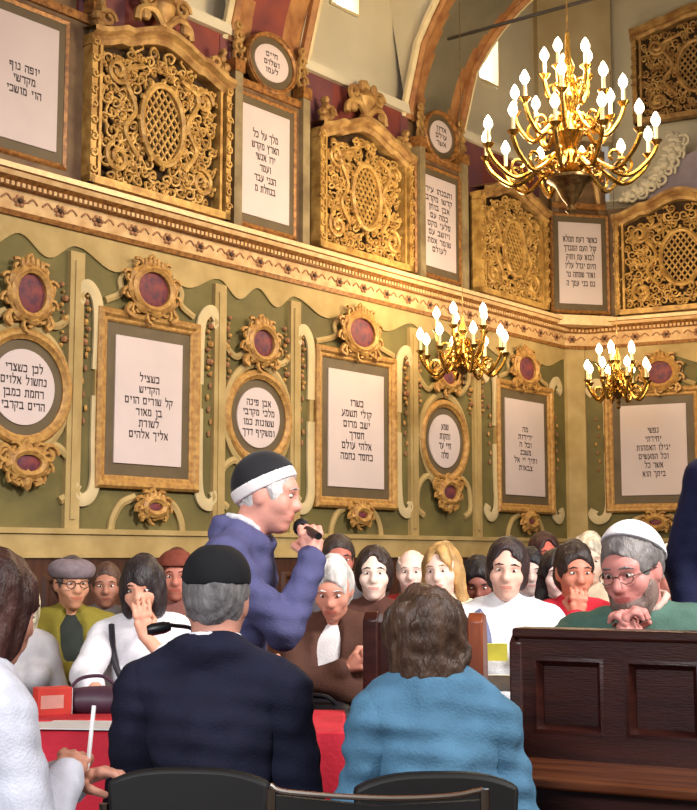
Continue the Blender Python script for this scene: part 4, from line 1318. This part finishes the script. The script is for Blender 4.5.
# woman at the left edge in white shirt
left_w = person('dark-brown-haired woman in white shirt at the photo\'s left edge, papers on her lap', -6, 612, 2.9, face=-42, lean=6, head=(0, -14, 0), fem=True, skin=(206, 146, 124), hair=('bob', (74, 42, 36)), top=(222, 224, 240), collar=(222, 224, 240), legs=(30, 32, 52),
                far=False, bulk=0.98, folds=0.007, rh=(0.08, 0.25, 0.26), lh=(0.01, 0.32, 0.24), rel=(0.6, -0.6, -0.8), lel=(-0.8, -0.2, -0.8), rcurl=0.55, lcurl=0.5, thick=0.018, aw=1.05)

# audience by the left wall
beret = mat('mauve grey wool', (128, 112, 118), 0.9, 0, 0.12, 30)


def beret_hat(I):
    worn('beret', [('e', (0, -0.016, 0.070), (0.108, 0.125, 0.050)), ('e', (0, -0.010, 0.045), (0.092, 0.112, 0.035))], beret, clip=lambda X, Y, Z: 0.030 - Z + 0 * X + 0 * Y, k=0.03)(I)


green = person('woman in olive green cardigan and mauve-grey beret with folded arms', 72, 584, 5.95, face=200, head=(8, -4, 0), fem=True, skin=TAN, hair=('short', (96, 84, 80)), top=(128, 116, 44), inner=(48, 52, 48), vcut=0.095, legs=(40, 40, 44),
               rh=(-0.13, 0.22, 0.29), lh=(0.13, 0.26, 0.26), rel=(1, 0.1, -0.8), lel=(-1, 0.1, -0.8), bulk=1.1, rpn=(0, -1, 0), lpn=(0, -1, 0), extras=[beret_hat, glasses(BLACK)], thick=0.02)
dimman = person('brown-haired person in grey between the olive cardigan and the white blouse by the wall', 106, 586, 6.75, face=190, head=(0, -5, 0), skin=(176, 120, 98), hair=('short', (92, 64, 52)), top=(120, 114, 116), legs=(50, 48, 50))
strapm = mat('dark bag strap', (40, 36, 44), 0.6)
white7 = person('dark-haired woman in white blouse with hand raised to her face, leaning on the table', 143, 589, 5.3, face=185, lean=14, head=(-10, -10, 4), fem=True, skin=(220, 158, 132), hair=('fringe', (52, 42, 44)), top=(234, 232, 238), legs=(44, 42, 60),
                rh=(0.14, 0.58, 0.24), lh=(0.0, 0.30, 0.44), rel=(1, 0.0, -0.5), lel=(-0.7, 0.6, -1.0), lcurl=0.35, ldir=(0.10, 0.05, 1.0), lpn=(0.2, -1.0, 0), rcurl=0.3, sleeve=0.55, bulk=1.06, thick=0.02,
                extras=[draped('bag_strap', [(0.14, 0.04, 0.50), (0.12, 0.13, 0.38), (0.06, 0.165, 0.25), (0.0, 0.16, 0.12)], 0.012, strapm)])
redhat = mat('rust red hat', (122, 56, 42), 0.85, 0, 0.15, 30)
rust = person('person with a rust red cap between the white blouse and the tall black kippah', 176, 577, 6.5, face=180, head=(6, -4, 0), fem=True, skin=(190, 118, 100), hair=('full', (110, 50, 38)), top=(132, 84, 76), legs=(50, 40, 44),
              extras=[worn('cap', [('e', (0, -0.014, 0.045), (0.098, 0.118, 0.092))], redhat, clip=lambda X, Y, Z: 0.050 + 0.1 * Y - Z + 0 * X)])
cream9 = person('pale-haired person in light grey, mostly hidden by the woman at the left edge', 21, 606, 5.5, face=200, bulk=0.74, fem=True, skin=PALE, hair=('bob', (220, 208, 176)), top=(168, 164, 168), legs=(60, 58, 60))

# middle of the audience
brown10 = person('white-haired woman in brown jacket and white blouse, head bowed, arms folded', 333, 590, 5.25, face=164, lean=6, head=(8, -22, 0), fem=True, skin=(216, 148, 126), hair=('full', WHITEH), top=(86, 56, 46), inner=(232, 226, 226), vcut=0.085, legs=(36, 34, 38),
                 rh=(-0.12, 0.27, 0.33), lh=(0.12, 0.31, 0.30), rel=(1, 0.1, -0.8), lel=(-1, 0.1, -0.8), rpn=(0, -1, 0), lpn=(0, -1, 0), bulk=1.1, sleeve=0.9)
back11 = person('red-faced man with short dark hair in the last row behind the bowed woman', 338, 560, 7.3, face=190, head=(0, -6, 0), skin=(186, 112, 98), hair=('short', (70, 56, 52)), top=(92, 88, 94), legs=(50, 50, 54))
scarf12 = mat('lavender scarf', (202, 186, 214), 0.8, 0, 0.1, 30)
dark12 = person('pale woman with dark hair tied back and lavender scarf, beside the bald man', 374, 575, 6.15, face=172, head=(6, 0, 0), fem=True, skin=(240, 206, 190), hair=('tied', (56, 40, 36)), top=(84, 52, 44), inner=(236, 200, 184), vcut=0.07, legs=(46, 40, 44),
                extras=[draped('scarf', [(0.085, -0.03, 0.50), (0.10, 0.06, 0.44), (0.075, 0.14, 0.33), (0.05, 0.155, 0.22), (0.05, 0.15, 0.10)], 0.032, scarf12)])
bald13 = person('bald pale man with a red collar beside the blonde woman', 412, 573, 7.0, face=168, head=(4, -2, 0), skin=(244, 206, 192), hair=('fringe_ring', (222, 206, 192)), top=(158, 44, 46), collar=(184, 40, 44), legs=(50, 48, 52), brow=hairm((214, 196, 182)))
blond14 = person('blonde woman in beige top behind the curly brown head', 442, 573, 6.1, face=160, head=(0, 0, 4), fem=True, skin=(240, 200, 184), hair=('long', BLOND), top=(226, 204, 174), legs=(90, 80, 70), thick=0.02)
dark15 = person('person with black hair, head lowered, between the blonde woman and the white sweater', 478, 583, 6.7, face=176, head=(0, -24, 0), skin=(150, 92, 80), hair=('full', (32, 26, 28)), top=(110, 40, 44), legs=(40, 38, 40))
navyscarf = mat('slate blue scarf', (108, 112, 144), 0.85, 0, 0.15, 30)
white16 = person('dark-haired young woman in white sweater holding papers, beside the pew end', 507, 571, 5.6, face=168, head=(4, -4, -4), fem=True, skin=(232, 180, 160), hair=('tied', (56, 40, 40)), top=(238, 236, 240), legs=(92, 118, 168),
                 rh=(0.10, 0.34, 0.13), lh=(-0.12, 0.32, 0.14), rel=(1, 0, -0.8), lel=(-1, 0, -0.8), bulk=1.06, thick=0.022,
                 extras=[draped('scarf', [(0.085, -0.04, 0.50), (0.095, 0.05, 0.46), (0.075, 0.12, 0.40), (0.065, 0.15, 0.33)], 0.03, navyscarf)])
hid17 = person('black-haired person mostly hidden behind the white sweater\'s shoulder', 531, 573, 7.4, face=185, head=(-10, -6, 0), skin=(220, 190, 180), hair=('full', (34, 30, 38)), top=(204, 200, 206), legs=(50, 50, 56))
back18 = person('red-faced dark-haired person furthest back, between the white sweater and the red top', 545, 557, 8.1, face=172, head=(20, 0, 0), fem=True, skin=(206, 106, 92), hair=('bob', (66, 34, 32)), top=(96, 84, 66), legs=(40, 40, 44))
pale19 = person('pale woman with long black hair in dark clothes beside the red top', 557, 576, 6.75, face=160, head=(20, -2, 0), fem=True, skin=(246, 208, 200), hair=('long', (38, 30, 34)), top=(46, 50, 52), legs=(36, 36, 42))
red20 = person('woman in red top with short dark hair, hand at her chin', 575, 573, 5.9, face=182, lean=8, head=(4, -6, 0), fem=True, skin=(202, 128, 104), hair=('full', (50, 36, 32)), top=(206, 44, 62), legs=(40, 36, 46), rh=(0.02, 0.24, 0.45), rel=(0.8, 0.5, -1), rcurl=0.8, rdir=(-0.1, 0.1, 1), rpn=(0, -1, 0), bulk=1.05)
white21 = person('white-haired person in the back row above the red top', 590, 560, 7.5, face=170, head=(0, -10, 0), skin=(240, 202, 180), hair=('full', (240, 226, 202)), top=(216, 196, 168), legs=(70, 66, 66))
whitecap = mat('white satin', (238, 234, 240), 0.6, 0, 0.04)
beardm = hairm((132, 108, 100))


def beard(I):
    worn('beard', [('e', (0, 0.040, -0.085), (0.060, 0.055, 0.052)), ('e', (0.05, 0.02, -0.05), (0.022, 0.04, 0.05)), ('e', (-0.05, 0.02, -0.05), (0.022, 0.04, 0.05))], beardm, sub=[('e', (0, 0.10, -0.055), (0.026, 0.035, 0.012))], noise=lambda X, Y, Z: 0.003 * wob(X, Y, Z, 160))(I)


kip22 = person('bearded man in green jacket, glasses and white kippah behind the pew', 632, 571, 4.15, face=152, lean=10, head=(-12, -16, 4), skin=(210, 138, 130), hair=('short', (138, 130, 128)), top=(82, 112, 100), inner=(200, 176, 164), vcut=0.06, collar=(102, 128, 116), legs=(56, 56, 66),
               far=False, rh=(0.03, 0.27, 0.42), lh=(-0.03, 0.27, 0.41), rel=(1, 0.6, -0.7), lel=(-1, 0.6, -0.7), rcurl=0.9, lcurl=0.9, rdir=(-0.3, 0.0, 0.9), ldir=(0.3, 0.0, 0.9), rpn=(-1, -0.3, 0), lpn=(1, -0.3, 0), bulk=1.12, thick=0.024, folds=0.007,
               extras=[kippah(whitecap, 0.082, 0.85, 0.007), glasses(STEEL), beard])
face23 = person('rosy person with white hair and pale collar between the white kippah and the navy sleeve', 673, 578, 5.6, face=176, head=(10, -4, 0), skin=(222, 142, 126), hair=('full', (236, 218, 204)), top=(232, 212, 200), legs=(70, 66, 66))
navy24 = person('standing person in dark navy suit cut off by the photo\'s right edge, behind the pew', 778, 412, 4.25, face=180, pose='stand', skin=PALE, hair=('short', (60, 50, 46)), top=(26, 28, 58), legs=(22, 22, 32), far=False, bulk=1.12, skirtlen=0.12, thick=0.02, S=1.06, rh=(0.26, 0.0, -0.06), lh=(-0.26, 0, -0.06), rel=(0.3, -1, 0), lel=(-0.3, -1, 0), shoulder=1, aw=1.2)
b_ = navy24['root'].location; b_[2] = at(778, 412, 4.25)[2] - navy24['Hc'][2]
struct(MB().box(-0.3, 0.5, -0.2, 0.4, 0, b_[2]).build('floor_step', WOODD), (b_[0], b_[1], 0), ANG_R)

# ------------------------------------------------------------------ what people hold
def held_mic():
    I = speaker
    w = I['wR']
    d = np.array([-0.30, 0.25, 1.0]); d = d / np.linalg.norm(d)
    # along the fist, the head just before the mouth
    mouth = I['Hc'] + I['Rh'] @ np.array([0.0, 0.135, -0.085]) * I['S']
    g = I['wR'] + np.array([-0.025, -0.015, 0.080])
    ax = mouth - g; ax = ax / np.linalg.norm(ax)
    r = thing('microphone', 'black hand microphone held up to the standing speaker\'s mouth', 'microphone', tuple(wpt(I, g - ax * 0.09)), I['a'])
    o = np.zeros(3)
    P = lambda t: tuple(ax * (t))
    m = MB(); m.tube([P(0), P(0.03), P(0.12), P(0.15)], [0.011, 0.013, 0.015, 0.018], 10); m.build('handle', BLKPL, r)
    L = np.linalg.norm(mouth - g) + 0.12
    m = MB(); c = ax * (0.165)
    m.ball(tuple(c), (0.026, 0.026, 0.028), 14); m.build('grille_head', mat('dark mesh', (30, 30, 36), 0.6, 0.4, 0.2, 200), r)


held_mic()


def flat_thing(name, label, cat, p, rz, w, d, h, m, tilt=(0, 0), group=None):
    mb = MB().box(-w / 2, w / 2, -d / 2, d / 2, 0, h)
    o = mb.build(name, m, None, 0)
    o.location = p; o.rotation_euler = (tilt[0], tilt[1], rz)
    return tag(o, label, cat, group)


# ------------------------------------------------------------------ the red table and what lies on it
TZ = 0.745
X0, X1, Y0, Y1 = -1.30, -0.02, 4.22, 4.82
r = thing('table', 'dark folding table under the red cloth', 'table', ((X0 + X1) / 2, (Y0 + Y1) / 2, 0))
hx, hy = (X1 - X0) / 2, (Y1 - Y0) / 2
MB().box(-hx, hx, -hy, hy, TZ - 0.035, TZ - 0.006).build('tabletop', WOODD, r)
for sx in (-1, 1):
    for sy in (-1, 1): MB().box(sx * (hx - 0.08) - 0.02, sx * (hx - 0.08) + 0.02, sy * (hy - 0.06) - 0.02, sy * (hy - 0.06) + 0.02, 0, TZ - 0.035).build('leg', WOODD, r)
m = MB()
def skirt(n=60):
    pts = []
    per = [(-hx, hy), (-hx, -hy), (hx, -hy), (hx, hy)]
    for (a, b) in zip(per[:-1], per[1:]):
        for i in range(n):
            t = i / n
            pts.append((a[0] + (b[0] - a[0]) * t, a[1] + (b[1] - a[1]) * t))
    pts.append(per[-1]); return pts
sk_ = skirt()
cx_, cy_ = (X0 + X1) / 2, (Y0 + Y1) / 2
loops = []
for z, ofs, amp in ((TZ, 0.0, 0.0), (TZ - 0.004, 0.008, 0), (TZ - 0.05, 0.014, 0.002), (TZ - 0.3, 0.02, 0.010), (TZ - 0.62, 0.024, 0.016)):
    l = []
    for i, (x, y) in enumerate(sk_):
        k_ = ofs + amp * math.sin(i * 0.75)
        l.append((x * (1 + k_ / hx), y * (1 + k_ / hy) if y < hy - 1e-6 else y, z))
    loops.append(l)
m.loft(loops, closed=False)
m.add([(-hx, -hy, TZ), (hx, -hy, TZ), (hx, hy, TZ), (-hx, hy, TZ)], [(0, 1, 2, 3)])
m.add([(-hx, hy, TZ), (hx, hy, TZ), (hx, hy, TZ - 0.1), (-hx, hy, TZ - 0.1)], [(0, 1, 2, 3)])
o = m.build('tablecloth', REDC, None, 40); o.location = (cx_, cy_, 0)
tag(o, 'bright red cloth hanging over the front table', 'tablecloth')


def on_table(px, Y): p = at(px, 556, Y); return (p[0], Y, TZ + 0.002)


PAP = 'papers on the red table'
flat_thing('paper_sheet', 'long white sheet lying furthest left on the red table edge', 'paper', on_table(62, 4.36), 0.05, 0.30, 0.21, 0.003, PAPER, group=PAP)
p = on_table(92, 4.33)
flat_thing('paper_sheet', 'white sheet hanging slightly over the red table\'s front edge beside the navy sleeve', 'paper', (p[0], p[1], p[2] + 0.004), -0.12, 0.297, 0.21, 0.003, PAPER, group=PAP)
p = on_table(75, 4.50)
flat_thing('notebook', 'thin red folder lying under the white sheets on the red table', 'folder', (p[0] + 0.03, p[1] + 0.03, p[2]), 0.1, 0.34, 0.16, 0.008, mat('red card', (224, 48, 64), 0.6), group=None)
# red and white box
p = on_table(56, 4.62)
r = thing('box', 'small red and white carton standing on the red table by the left-hand woman', 'box', (p[0], p[1], TZ + 0.001), 0.5)
MB().box(-0.06, 0.06, -0.035, 0.035, 0, 0.10).build('carton', mat('red orange card', (224, 74, 62), 0.6, 0, 0.1), r, 0, 0.003)
MB().box(0.0605, 0.062, -0.034, 0.034, 0.002, 0.098).build('end_label', PAPER, r, 0)
MB().box(-0.05, 0.03, -0.0365, -0.035, 0.03, 0.075).build('front_label', mat('pale pink card', (238, 176, 160), 0.6), r, 0)
# dark handbag on the table
p = on_table(100, 4.70)
r = thing('handbag', 'dark purple handbag lying on the red table in front of the white blouse', 'bag', (p[0], p[1], TZ + 0.001), 0.1)
v, q = sdf([('e', (0, 0, 0.045), (0.16, 0.06, 0.05)), ('e', (0.06, 0, 0.04), (0.09, 0.06, 0.04))], 0.008, k=0.03, noise=lambda X, Y, Z: 0.004 * wob(X, Y, Z, 50), clip=lambda X, Y, Z: -Z + 0 * X + 0 * Y)
smooth_mesh('pouch', [(v, q, 0)], [mat('plum leather', (74, 46, 62), 0.5, 0, 0.15, 20)], r)
m = MB(); m.tube(bez([(-0.10, 0, 0.08), (-0.06, 0.03, 0.12), (0.02, 0.03, 0.125), (0.08, 0, 0.08)]), 0.007, 6); m.build('handle', mat('plum leather', (74, 46, 62)), r)
# table microphone
mp_ = at(158, 629, 4.32)
r = thing('table_microphone', 'black gooseneck microphone on the red table, its head beside the navy shoulder', 'microphone', (mp_[0] + 0.12, 4.42, TZ + 0.002))
MB().lathe([(0.055, 0), (0.055, 0.012), (0.03, 0.022), (0.012, 0.03)], 16).build('base', BLKPL, r)
hd_ = (mp_[0] - (mp_[0] + 0.12), -0.10, mp_[2] - TZ)
m = MB(); m.tube(bez([(0, 0, 0.025), (0.02, 0.0, 0.16), (0.0, -0.03, hd_[2] - 0.02), (hd_[0] + 0.05, -0.08, hd_[2] + 0.008), (hd_[0] + 0.03, -0.095, hd_[2] + 0.004)]), 0.007, 8); m.build('gooseneck', BLKPL, r)
m = MB(); m.tube([(hd_[0] + 0.04, -0.092, hd_[2] + 0.006), (hd_[0] + 0.02, -0.097, hd_[2] + 0.003), (hd_[0] - 0.02, -0.103, hd_[2] - 0.004), (hd_[0] - 0.035, -0.106, hd_[2] - 0.006)], [0.014, 0.02, 0.02, 0.014], 12); m.build('head', BLKPL, r)

# papers and pen of the left-hand woman
I = left_w
c_ = wpt(I, I['H'] + I['S'] * np.array((-0.03, 0.42, 0.088)))
flat_thing('paper_sheet', 'white sheet on the lap of the woman at the photo\'s left edge', 'paper', tuple(c_), I['a'] + 0.2, 0.21, 0.29, 0.003, PAPER)
g = wpt(I, I['wR'] + np.array([-0.02, 0.07, 0.0]))
m = MB(); m.tube([(0, 0, 0), (0.003, 0.0, 0.02), (0.012, 0.01, 0.15)], [0.002, 0.005, 0.005], 8)
o = m.build('pen', PAPER); o.location = (g[0], g[1], g[2]); tag(o, 'white pen standing up from the writing hand of the woman at the left edge', 'pen')

# bag on the bowed woman's lap; papers of the young woman in white
I = brown10
c_ = wpt(I, I['H'] + I['S'] * np.array((0.0, 0.32, 0.085)))
r = thing('handbag', 'black handbag on the lap of the bowed white-haired woman', 'bag', tuple(c_), I['a'])
v, q = sdf([('e', (0, 0, 0.06), (0.17, 0.07, 0.065)), ('e', (-0.06, 0.02, 0.05), (0.1, 0.07, 0.055))], 0.009, k=0.03, noise=lambda X, Y, Z: 0.005 * wob(X, Y, Z, 45), clip=lambda X, Y, Z: -Z + 0 * X + 0 * Y)
smooth_mesh('pouch', [(v, q, 0)], [mat('black soft leather', (34, 32, 38), 0.5, 0, 0.15, 20)], r)
m = MB(); m.tube(bez([(-0.10, 0.03, 0.10), (-0.06, 0.06, 0.14), (0.04, 0.06, 0.14), (0.09, 0.03, 0.10)]), 0.008, 6); m.build('handle', mat('black soft leather', (34, 32, 38)), r)
I = white16
f = lambda x, y, z: tuple(wpt(I, I['H'] + I['S'] * np.array((x, y, z))))
flat_thing('paper_sheet', 'white leaflet held on the lap of the young woman in white sweater', 'paper', f(0.03, 0.31, 0.22), I['a'] + 0.1, 0.22, 0.16, 0.004, mat('cream leaflet', (236, 230, 200), 0.8), tilt=(0.5, 0))
flat_thing('paper_sheet', 'yellow leaflet held upright by the young woman in white sweater', 'paper', f(0.02, 0.24, 0.33), I['a'] + 0.1, 0.10, 0.08, 0.004, mat('yellow leaflet', (226, 214, 80), 0.7), tilt=(1.1, 0))

# ------------------------------------------------------------------ chairs of the front row
def black_chair(label, p, rz, w=0.42, top=0.80):
    r = thing('chair', label, 'chair', (p[0], p[1], 0), rz)
    MB().box(-w / 2, w / 2, -0.20, 0.22, 0.40, 0.45).build('seat', BLACK, r, 35, 0.015)
    m = MB()
    lp = []
    for y0, k_ in ((-0.245, 0), (-0.215, 1)):
        pass
    n = 12
    poly = []
    for i in range(n + 1):
        x = -w / 2 + w * i / n
        poly.append((x, top - 0.03 * (abs(x) / (w / 2)) ** 3))
    poly = [(-w / 2 + 0.02, 0.50)] + poly + [(w / 2 - 0.02, 0.50)]
    m.prism(poly, -0.215, -0.255); m.build('backrest', BLACK, r, 35, 0.010)
    for sx in (-1, 1):
        MB().tube([(sx * (w / 2 + 0.01), -0.235, top - 0.08), (sx * (w / 2 + 0.012), -0.23, 0.43), (sx * (w / 2 + 0.012), -0.27, 0.0)], 0.012, 8).build('leg', STEEL, r)
        MB().tube([(sx * (w / 2 + 0.0), 0.20, 0.42), (sx * (w / 2 + 0.012), 0.22, 0.0)], 0.012, 8).build('leg', STEEL, r)
        MB().tube([(sx * (w / 2 + 0.01), -0.235, 0.425), (sx * (w / 2 + 0.01), 0.20, 0.425)], 0.010, 8).build('side_rail', STEEL, r)
    return r


sp = suit['root'].location
black_chair('black padded chair under the man in the navy suit', (sp[0] + 0.0, sp[1] - 0.03), math.radians(-4), 0.36, 0.835)
dp = denim['root'].location
black_chair('black padded chair under the woman in denim blue', (dp[0] - 0.04, dp[1] - 0.05), math.radians(4), 0.34, 0.86)
lp_ = left_w['root'].location
black_chair('black padded chair under the woman in white shirt at the left edge', (lp_[0], lp_[1]), left_w['a'], 0.42, 0.78)
# empty chair nearest the camera: only its curved top rail shows
cp = at(378, 797, 2.55)
r = thing('chair', 'empty dark chair nearest the camera with a thin curved shiny top rail', 'chair', (cp[0], cp[1] + 0.0, 0), 0.0)
zt = cp[2]
MB().tube(bez([(-0.205, 0.0, zt + 0.022), (-0.17, -0.006, zt + 0.010), (0.0, -0.012, zt), (0.13, -0.01, zt + 0.003), (0.20, 0.0, zt + 0.013)]), 0.0055, 8).build('top_rail', STEEL, r)
m = MB()
m.prism([(-0.19, zt - 0.24), (0.19, zt - 0.24), (0.195, zt - 0.005), (0.0, zt - 0.016), (-0.195, zt + 0.004)], 0.006, -0.008)
m.build('backrest', BLACK, r)
MB().box(-0.20, 0.20, 0.0, 0.40, 0.42, 0.46).build('seat', BLACK, r, 35, 0.012)
for sx in (-1, 1):
    MB().tube([(sx * 0.203, 0.0, zt + 0.015), (sx * 0.205, 0.0, 0.44), (sx * 0.21, -0.03, 0)], 0.010, 8).build('leg', STEEL, r)
    MB().tube([(sx * 0.20, 0.38, 0.43), (sx * 0.21, 0.40, 0)], 0.010, 8).build('leg', STEEL, r)


# ------------------------------------------------------------------ the dark pew on a low dais at the right
pb_ = at(524, 627, 3.82)
ux = np.array([math.cos(ANG_R), math.sin(ANG_R)])
DZ = 0.28
m = MB().box(0.02, 2.4, -1.15, 0.10, 0, DZ)
o = m.build('floor_dais', WOODD); struct(o, (pb_[0], pb_[1], 0), ANG_R)
r = thing('pew', 'dark carved wooden pew with panelled back at the right, on the low dais', 'pew', (pb_[0], pb_[1], DZ), ANG_R)
TOP = pb_[2] - DZ
ST = 0.735 - DZ
L = 1.7
m = MB()
m.box(0, L, -0.02, 0.03, 0.05, TOP - 0.03)
xs = [0.01, 0.275, 0.54, 0.805, 1.07, 1.335, 1.60]
for a_, b_ in zip(xs[:-1], xs[1:]):
    m.moulding(rectloop(a_ + 0.030, b_ - 0.030, ST + 0.07, TOP - 0.08), [(-0.0, -0.02), (0.0, -0.048), (0.010, -0.050), (0.018, -0.036), (0.024, -0.026)])
m.box(0, L, -0.046, -0.02, TOP - 0.085, TOP - 0.03); m.box(0, L, -0.046, -0.02, ST, ST + 0.07)
for a_ in xs: m.box(max(0, a_ - 0.030), a_ + 0.030, -0.0455, -0.02, ST + 0.07, TOP - 0.085)
m.build('panelled_back', WOODD, r, 25)
MB().box(-0.02, L + 0.02, -0.055, 0.045, TOP - 0.03, TOP).build('top_rail', WOODD, r, 30, 0.008)
MB().box(-0.0, L, -0.36, -0.02, ST - 0.03, ST).build('seat', SEATW, r, 30, 0.008)
MB().box(0.03, L - 0.03, -0.31, -0.28, 0, ST - 0.03).build('front_board', WOODD, r)
for x in (-0.03, L):
    m = MB()
    prof = [(-0.0, 0), (-0.0, TOP - 0.02), (-0.05, TOP), (-0.10, TOP - 0.04), (-0.10, TOP - 0.24), (-0.14, TOP - 0.32), (-0.28, ST + 0.10), (-0.36, ST + 0.04), (-0.36, 0)]
    m.loft([[(x + d, y + 0.05, z) for y, z in prof] for d in (0, 0.04)], 0, True, True)
    m.build('end_panel', WOODD, r, 30, 0.006)

# pew in the middle with red-brown end boards, its back to the camera
q0 = at(374, 614, 4.72); q1 = at(474, 611, 4.62)
L = float(np.linalg.norm(q1[:2] - q0[:2])); ang = math.atan2(q1[1] - q0[1], q1[0] - q0[0])
r = thing('pew', 'wooden pew with red-brown end boards, its back to the curly-haired woman', 'pew', (q0[0], q0[1], 0), ang)
MB().box(0.0, L, 0.0, 0.03, 0.1, q0[2] - 0.03).build('panelled_back', WOODD, r)
MB().box(0.0, L, 0.03, 0.40, 0.42, 0.45).build('seat', WOODR, r)
for x in (-0.035, L - 0.02):
    m = MB()
    T = q0[2] + 0.01
    prof = [(-0.03, 0), (-0.03, T - 0.03), (0.0, T), (0.05, T - 0.01), (0.07, T - 0.10), (0.08, T - 0.30), (0.30, T - 0.42), (0.40, T - 0.46), (0.40, 0)]
    m.loft([[(x + d, y, z) for y, z in prof] for d in (0, 0.055)], 0, True, True)
    m.build('end_panel', WOODR if x > 0 else WOODD, r, 30, 0.006)

# plain seats under the rest of the audience
GR = 'plain wooden stools under the audience'
first = None
fronts = {suit['root'].name, denim['root'].name, left_w['root'].name}
skip = [tuple(suit['root'].location[:2]), tuple(denim['root'].location[:2]), tuple(left_w['root'].location[:2])]
for (rt2, a_, seat) in SEATS:
    if any(abs(rt2[0] - s_[0]) + abs(rt2[1] - s_[1]) < 1e-3 for s_ in skip): continue
    if first is None:
        first = thing('stool', 'plain dark wooden stool under a seated listener', 'stool', (rt2[0], rt2[1], 0), a_, GR)
        MB().box(-0.19, 0.19, -0.16, 0.18, 0.395, 0.43).build('seat', WOODD, first)
        for sx in (-1, 1):
            for sy in (-0.13, 0.15): MB().box(sx * 0.16 - 0.018, sx * 0.16 + 0.018, sy - 0.018, sy + 0.018, 0, 0.395).build('leg', WOODD, first)
    else:
        c = copy_tree(first); c.location = (rt2[0], rt2[1], 0); c.rotation_euler = (0, 0, a_)

# ------------------------------------------------------------------ light, sky, camera
def area(name, p, target, sx, sy, e, col, sp_=70):
    L = bpy.data.lights.new(name, 'AREA'); L.shape = 'RECTANGLE'; L.size = sx; L.size_y = sy; L.energy = e; L.color = col; L.spread = math.radians(sp_)
    o = bpy.data.objects.new(name, L); COL.objects.link(o); o.location = p
    o.rotation_euler = (Vector(target) - Vector(p)).to_track_quat('-Z', 'Y').to_euler()


area('daylight_high_windows', (4.6, 1.2, 5.2), (0.3, 6.0, 1.0), 2.0, 1.4, 150, (1.0, 0.96, 0.92))
area('daylight_rear_windows', (-2.2, -2.6, 4.2), (-0.5, 5.0, 0.8), 2.2, 1.6, 75, (0.95, 0.97, 1.0))
w = bpy.data.worlds.new('world'); bpy.context.scene.world = w; w.use_nodes = True
bg = w.node_tree.nodes['Background']; bg.inputs['Color'].default_value = (1.0, 0.90, 0.78, 1); bg.inputs['Strength'].default_value = 0.36

cam = bpy.data.cameras.new('camera'); co_ = bpy.data.objects.new('camera', cam); COL.objects.link(co_)
co_.location = (0, 0, CZ); co_.rotation_euler = (PI / 2 + PIT, 0, 0)
cam.sensor_fit = 'VERTICAL'; cam.sensor_height = 24.0; cam.lens = 24.0 * F / 810.0; cam.clip_start = 0.05
sc = bpy.context.scene; sc.camera = co_
sc.view_settings.view_transform = 'Standard'; sc.view_settings.look = 'None'; sc.view_settings.gamma = 1.0; sc.view_settings.use_curve_mapping = False
sc.view_settings.exposure = 0.0
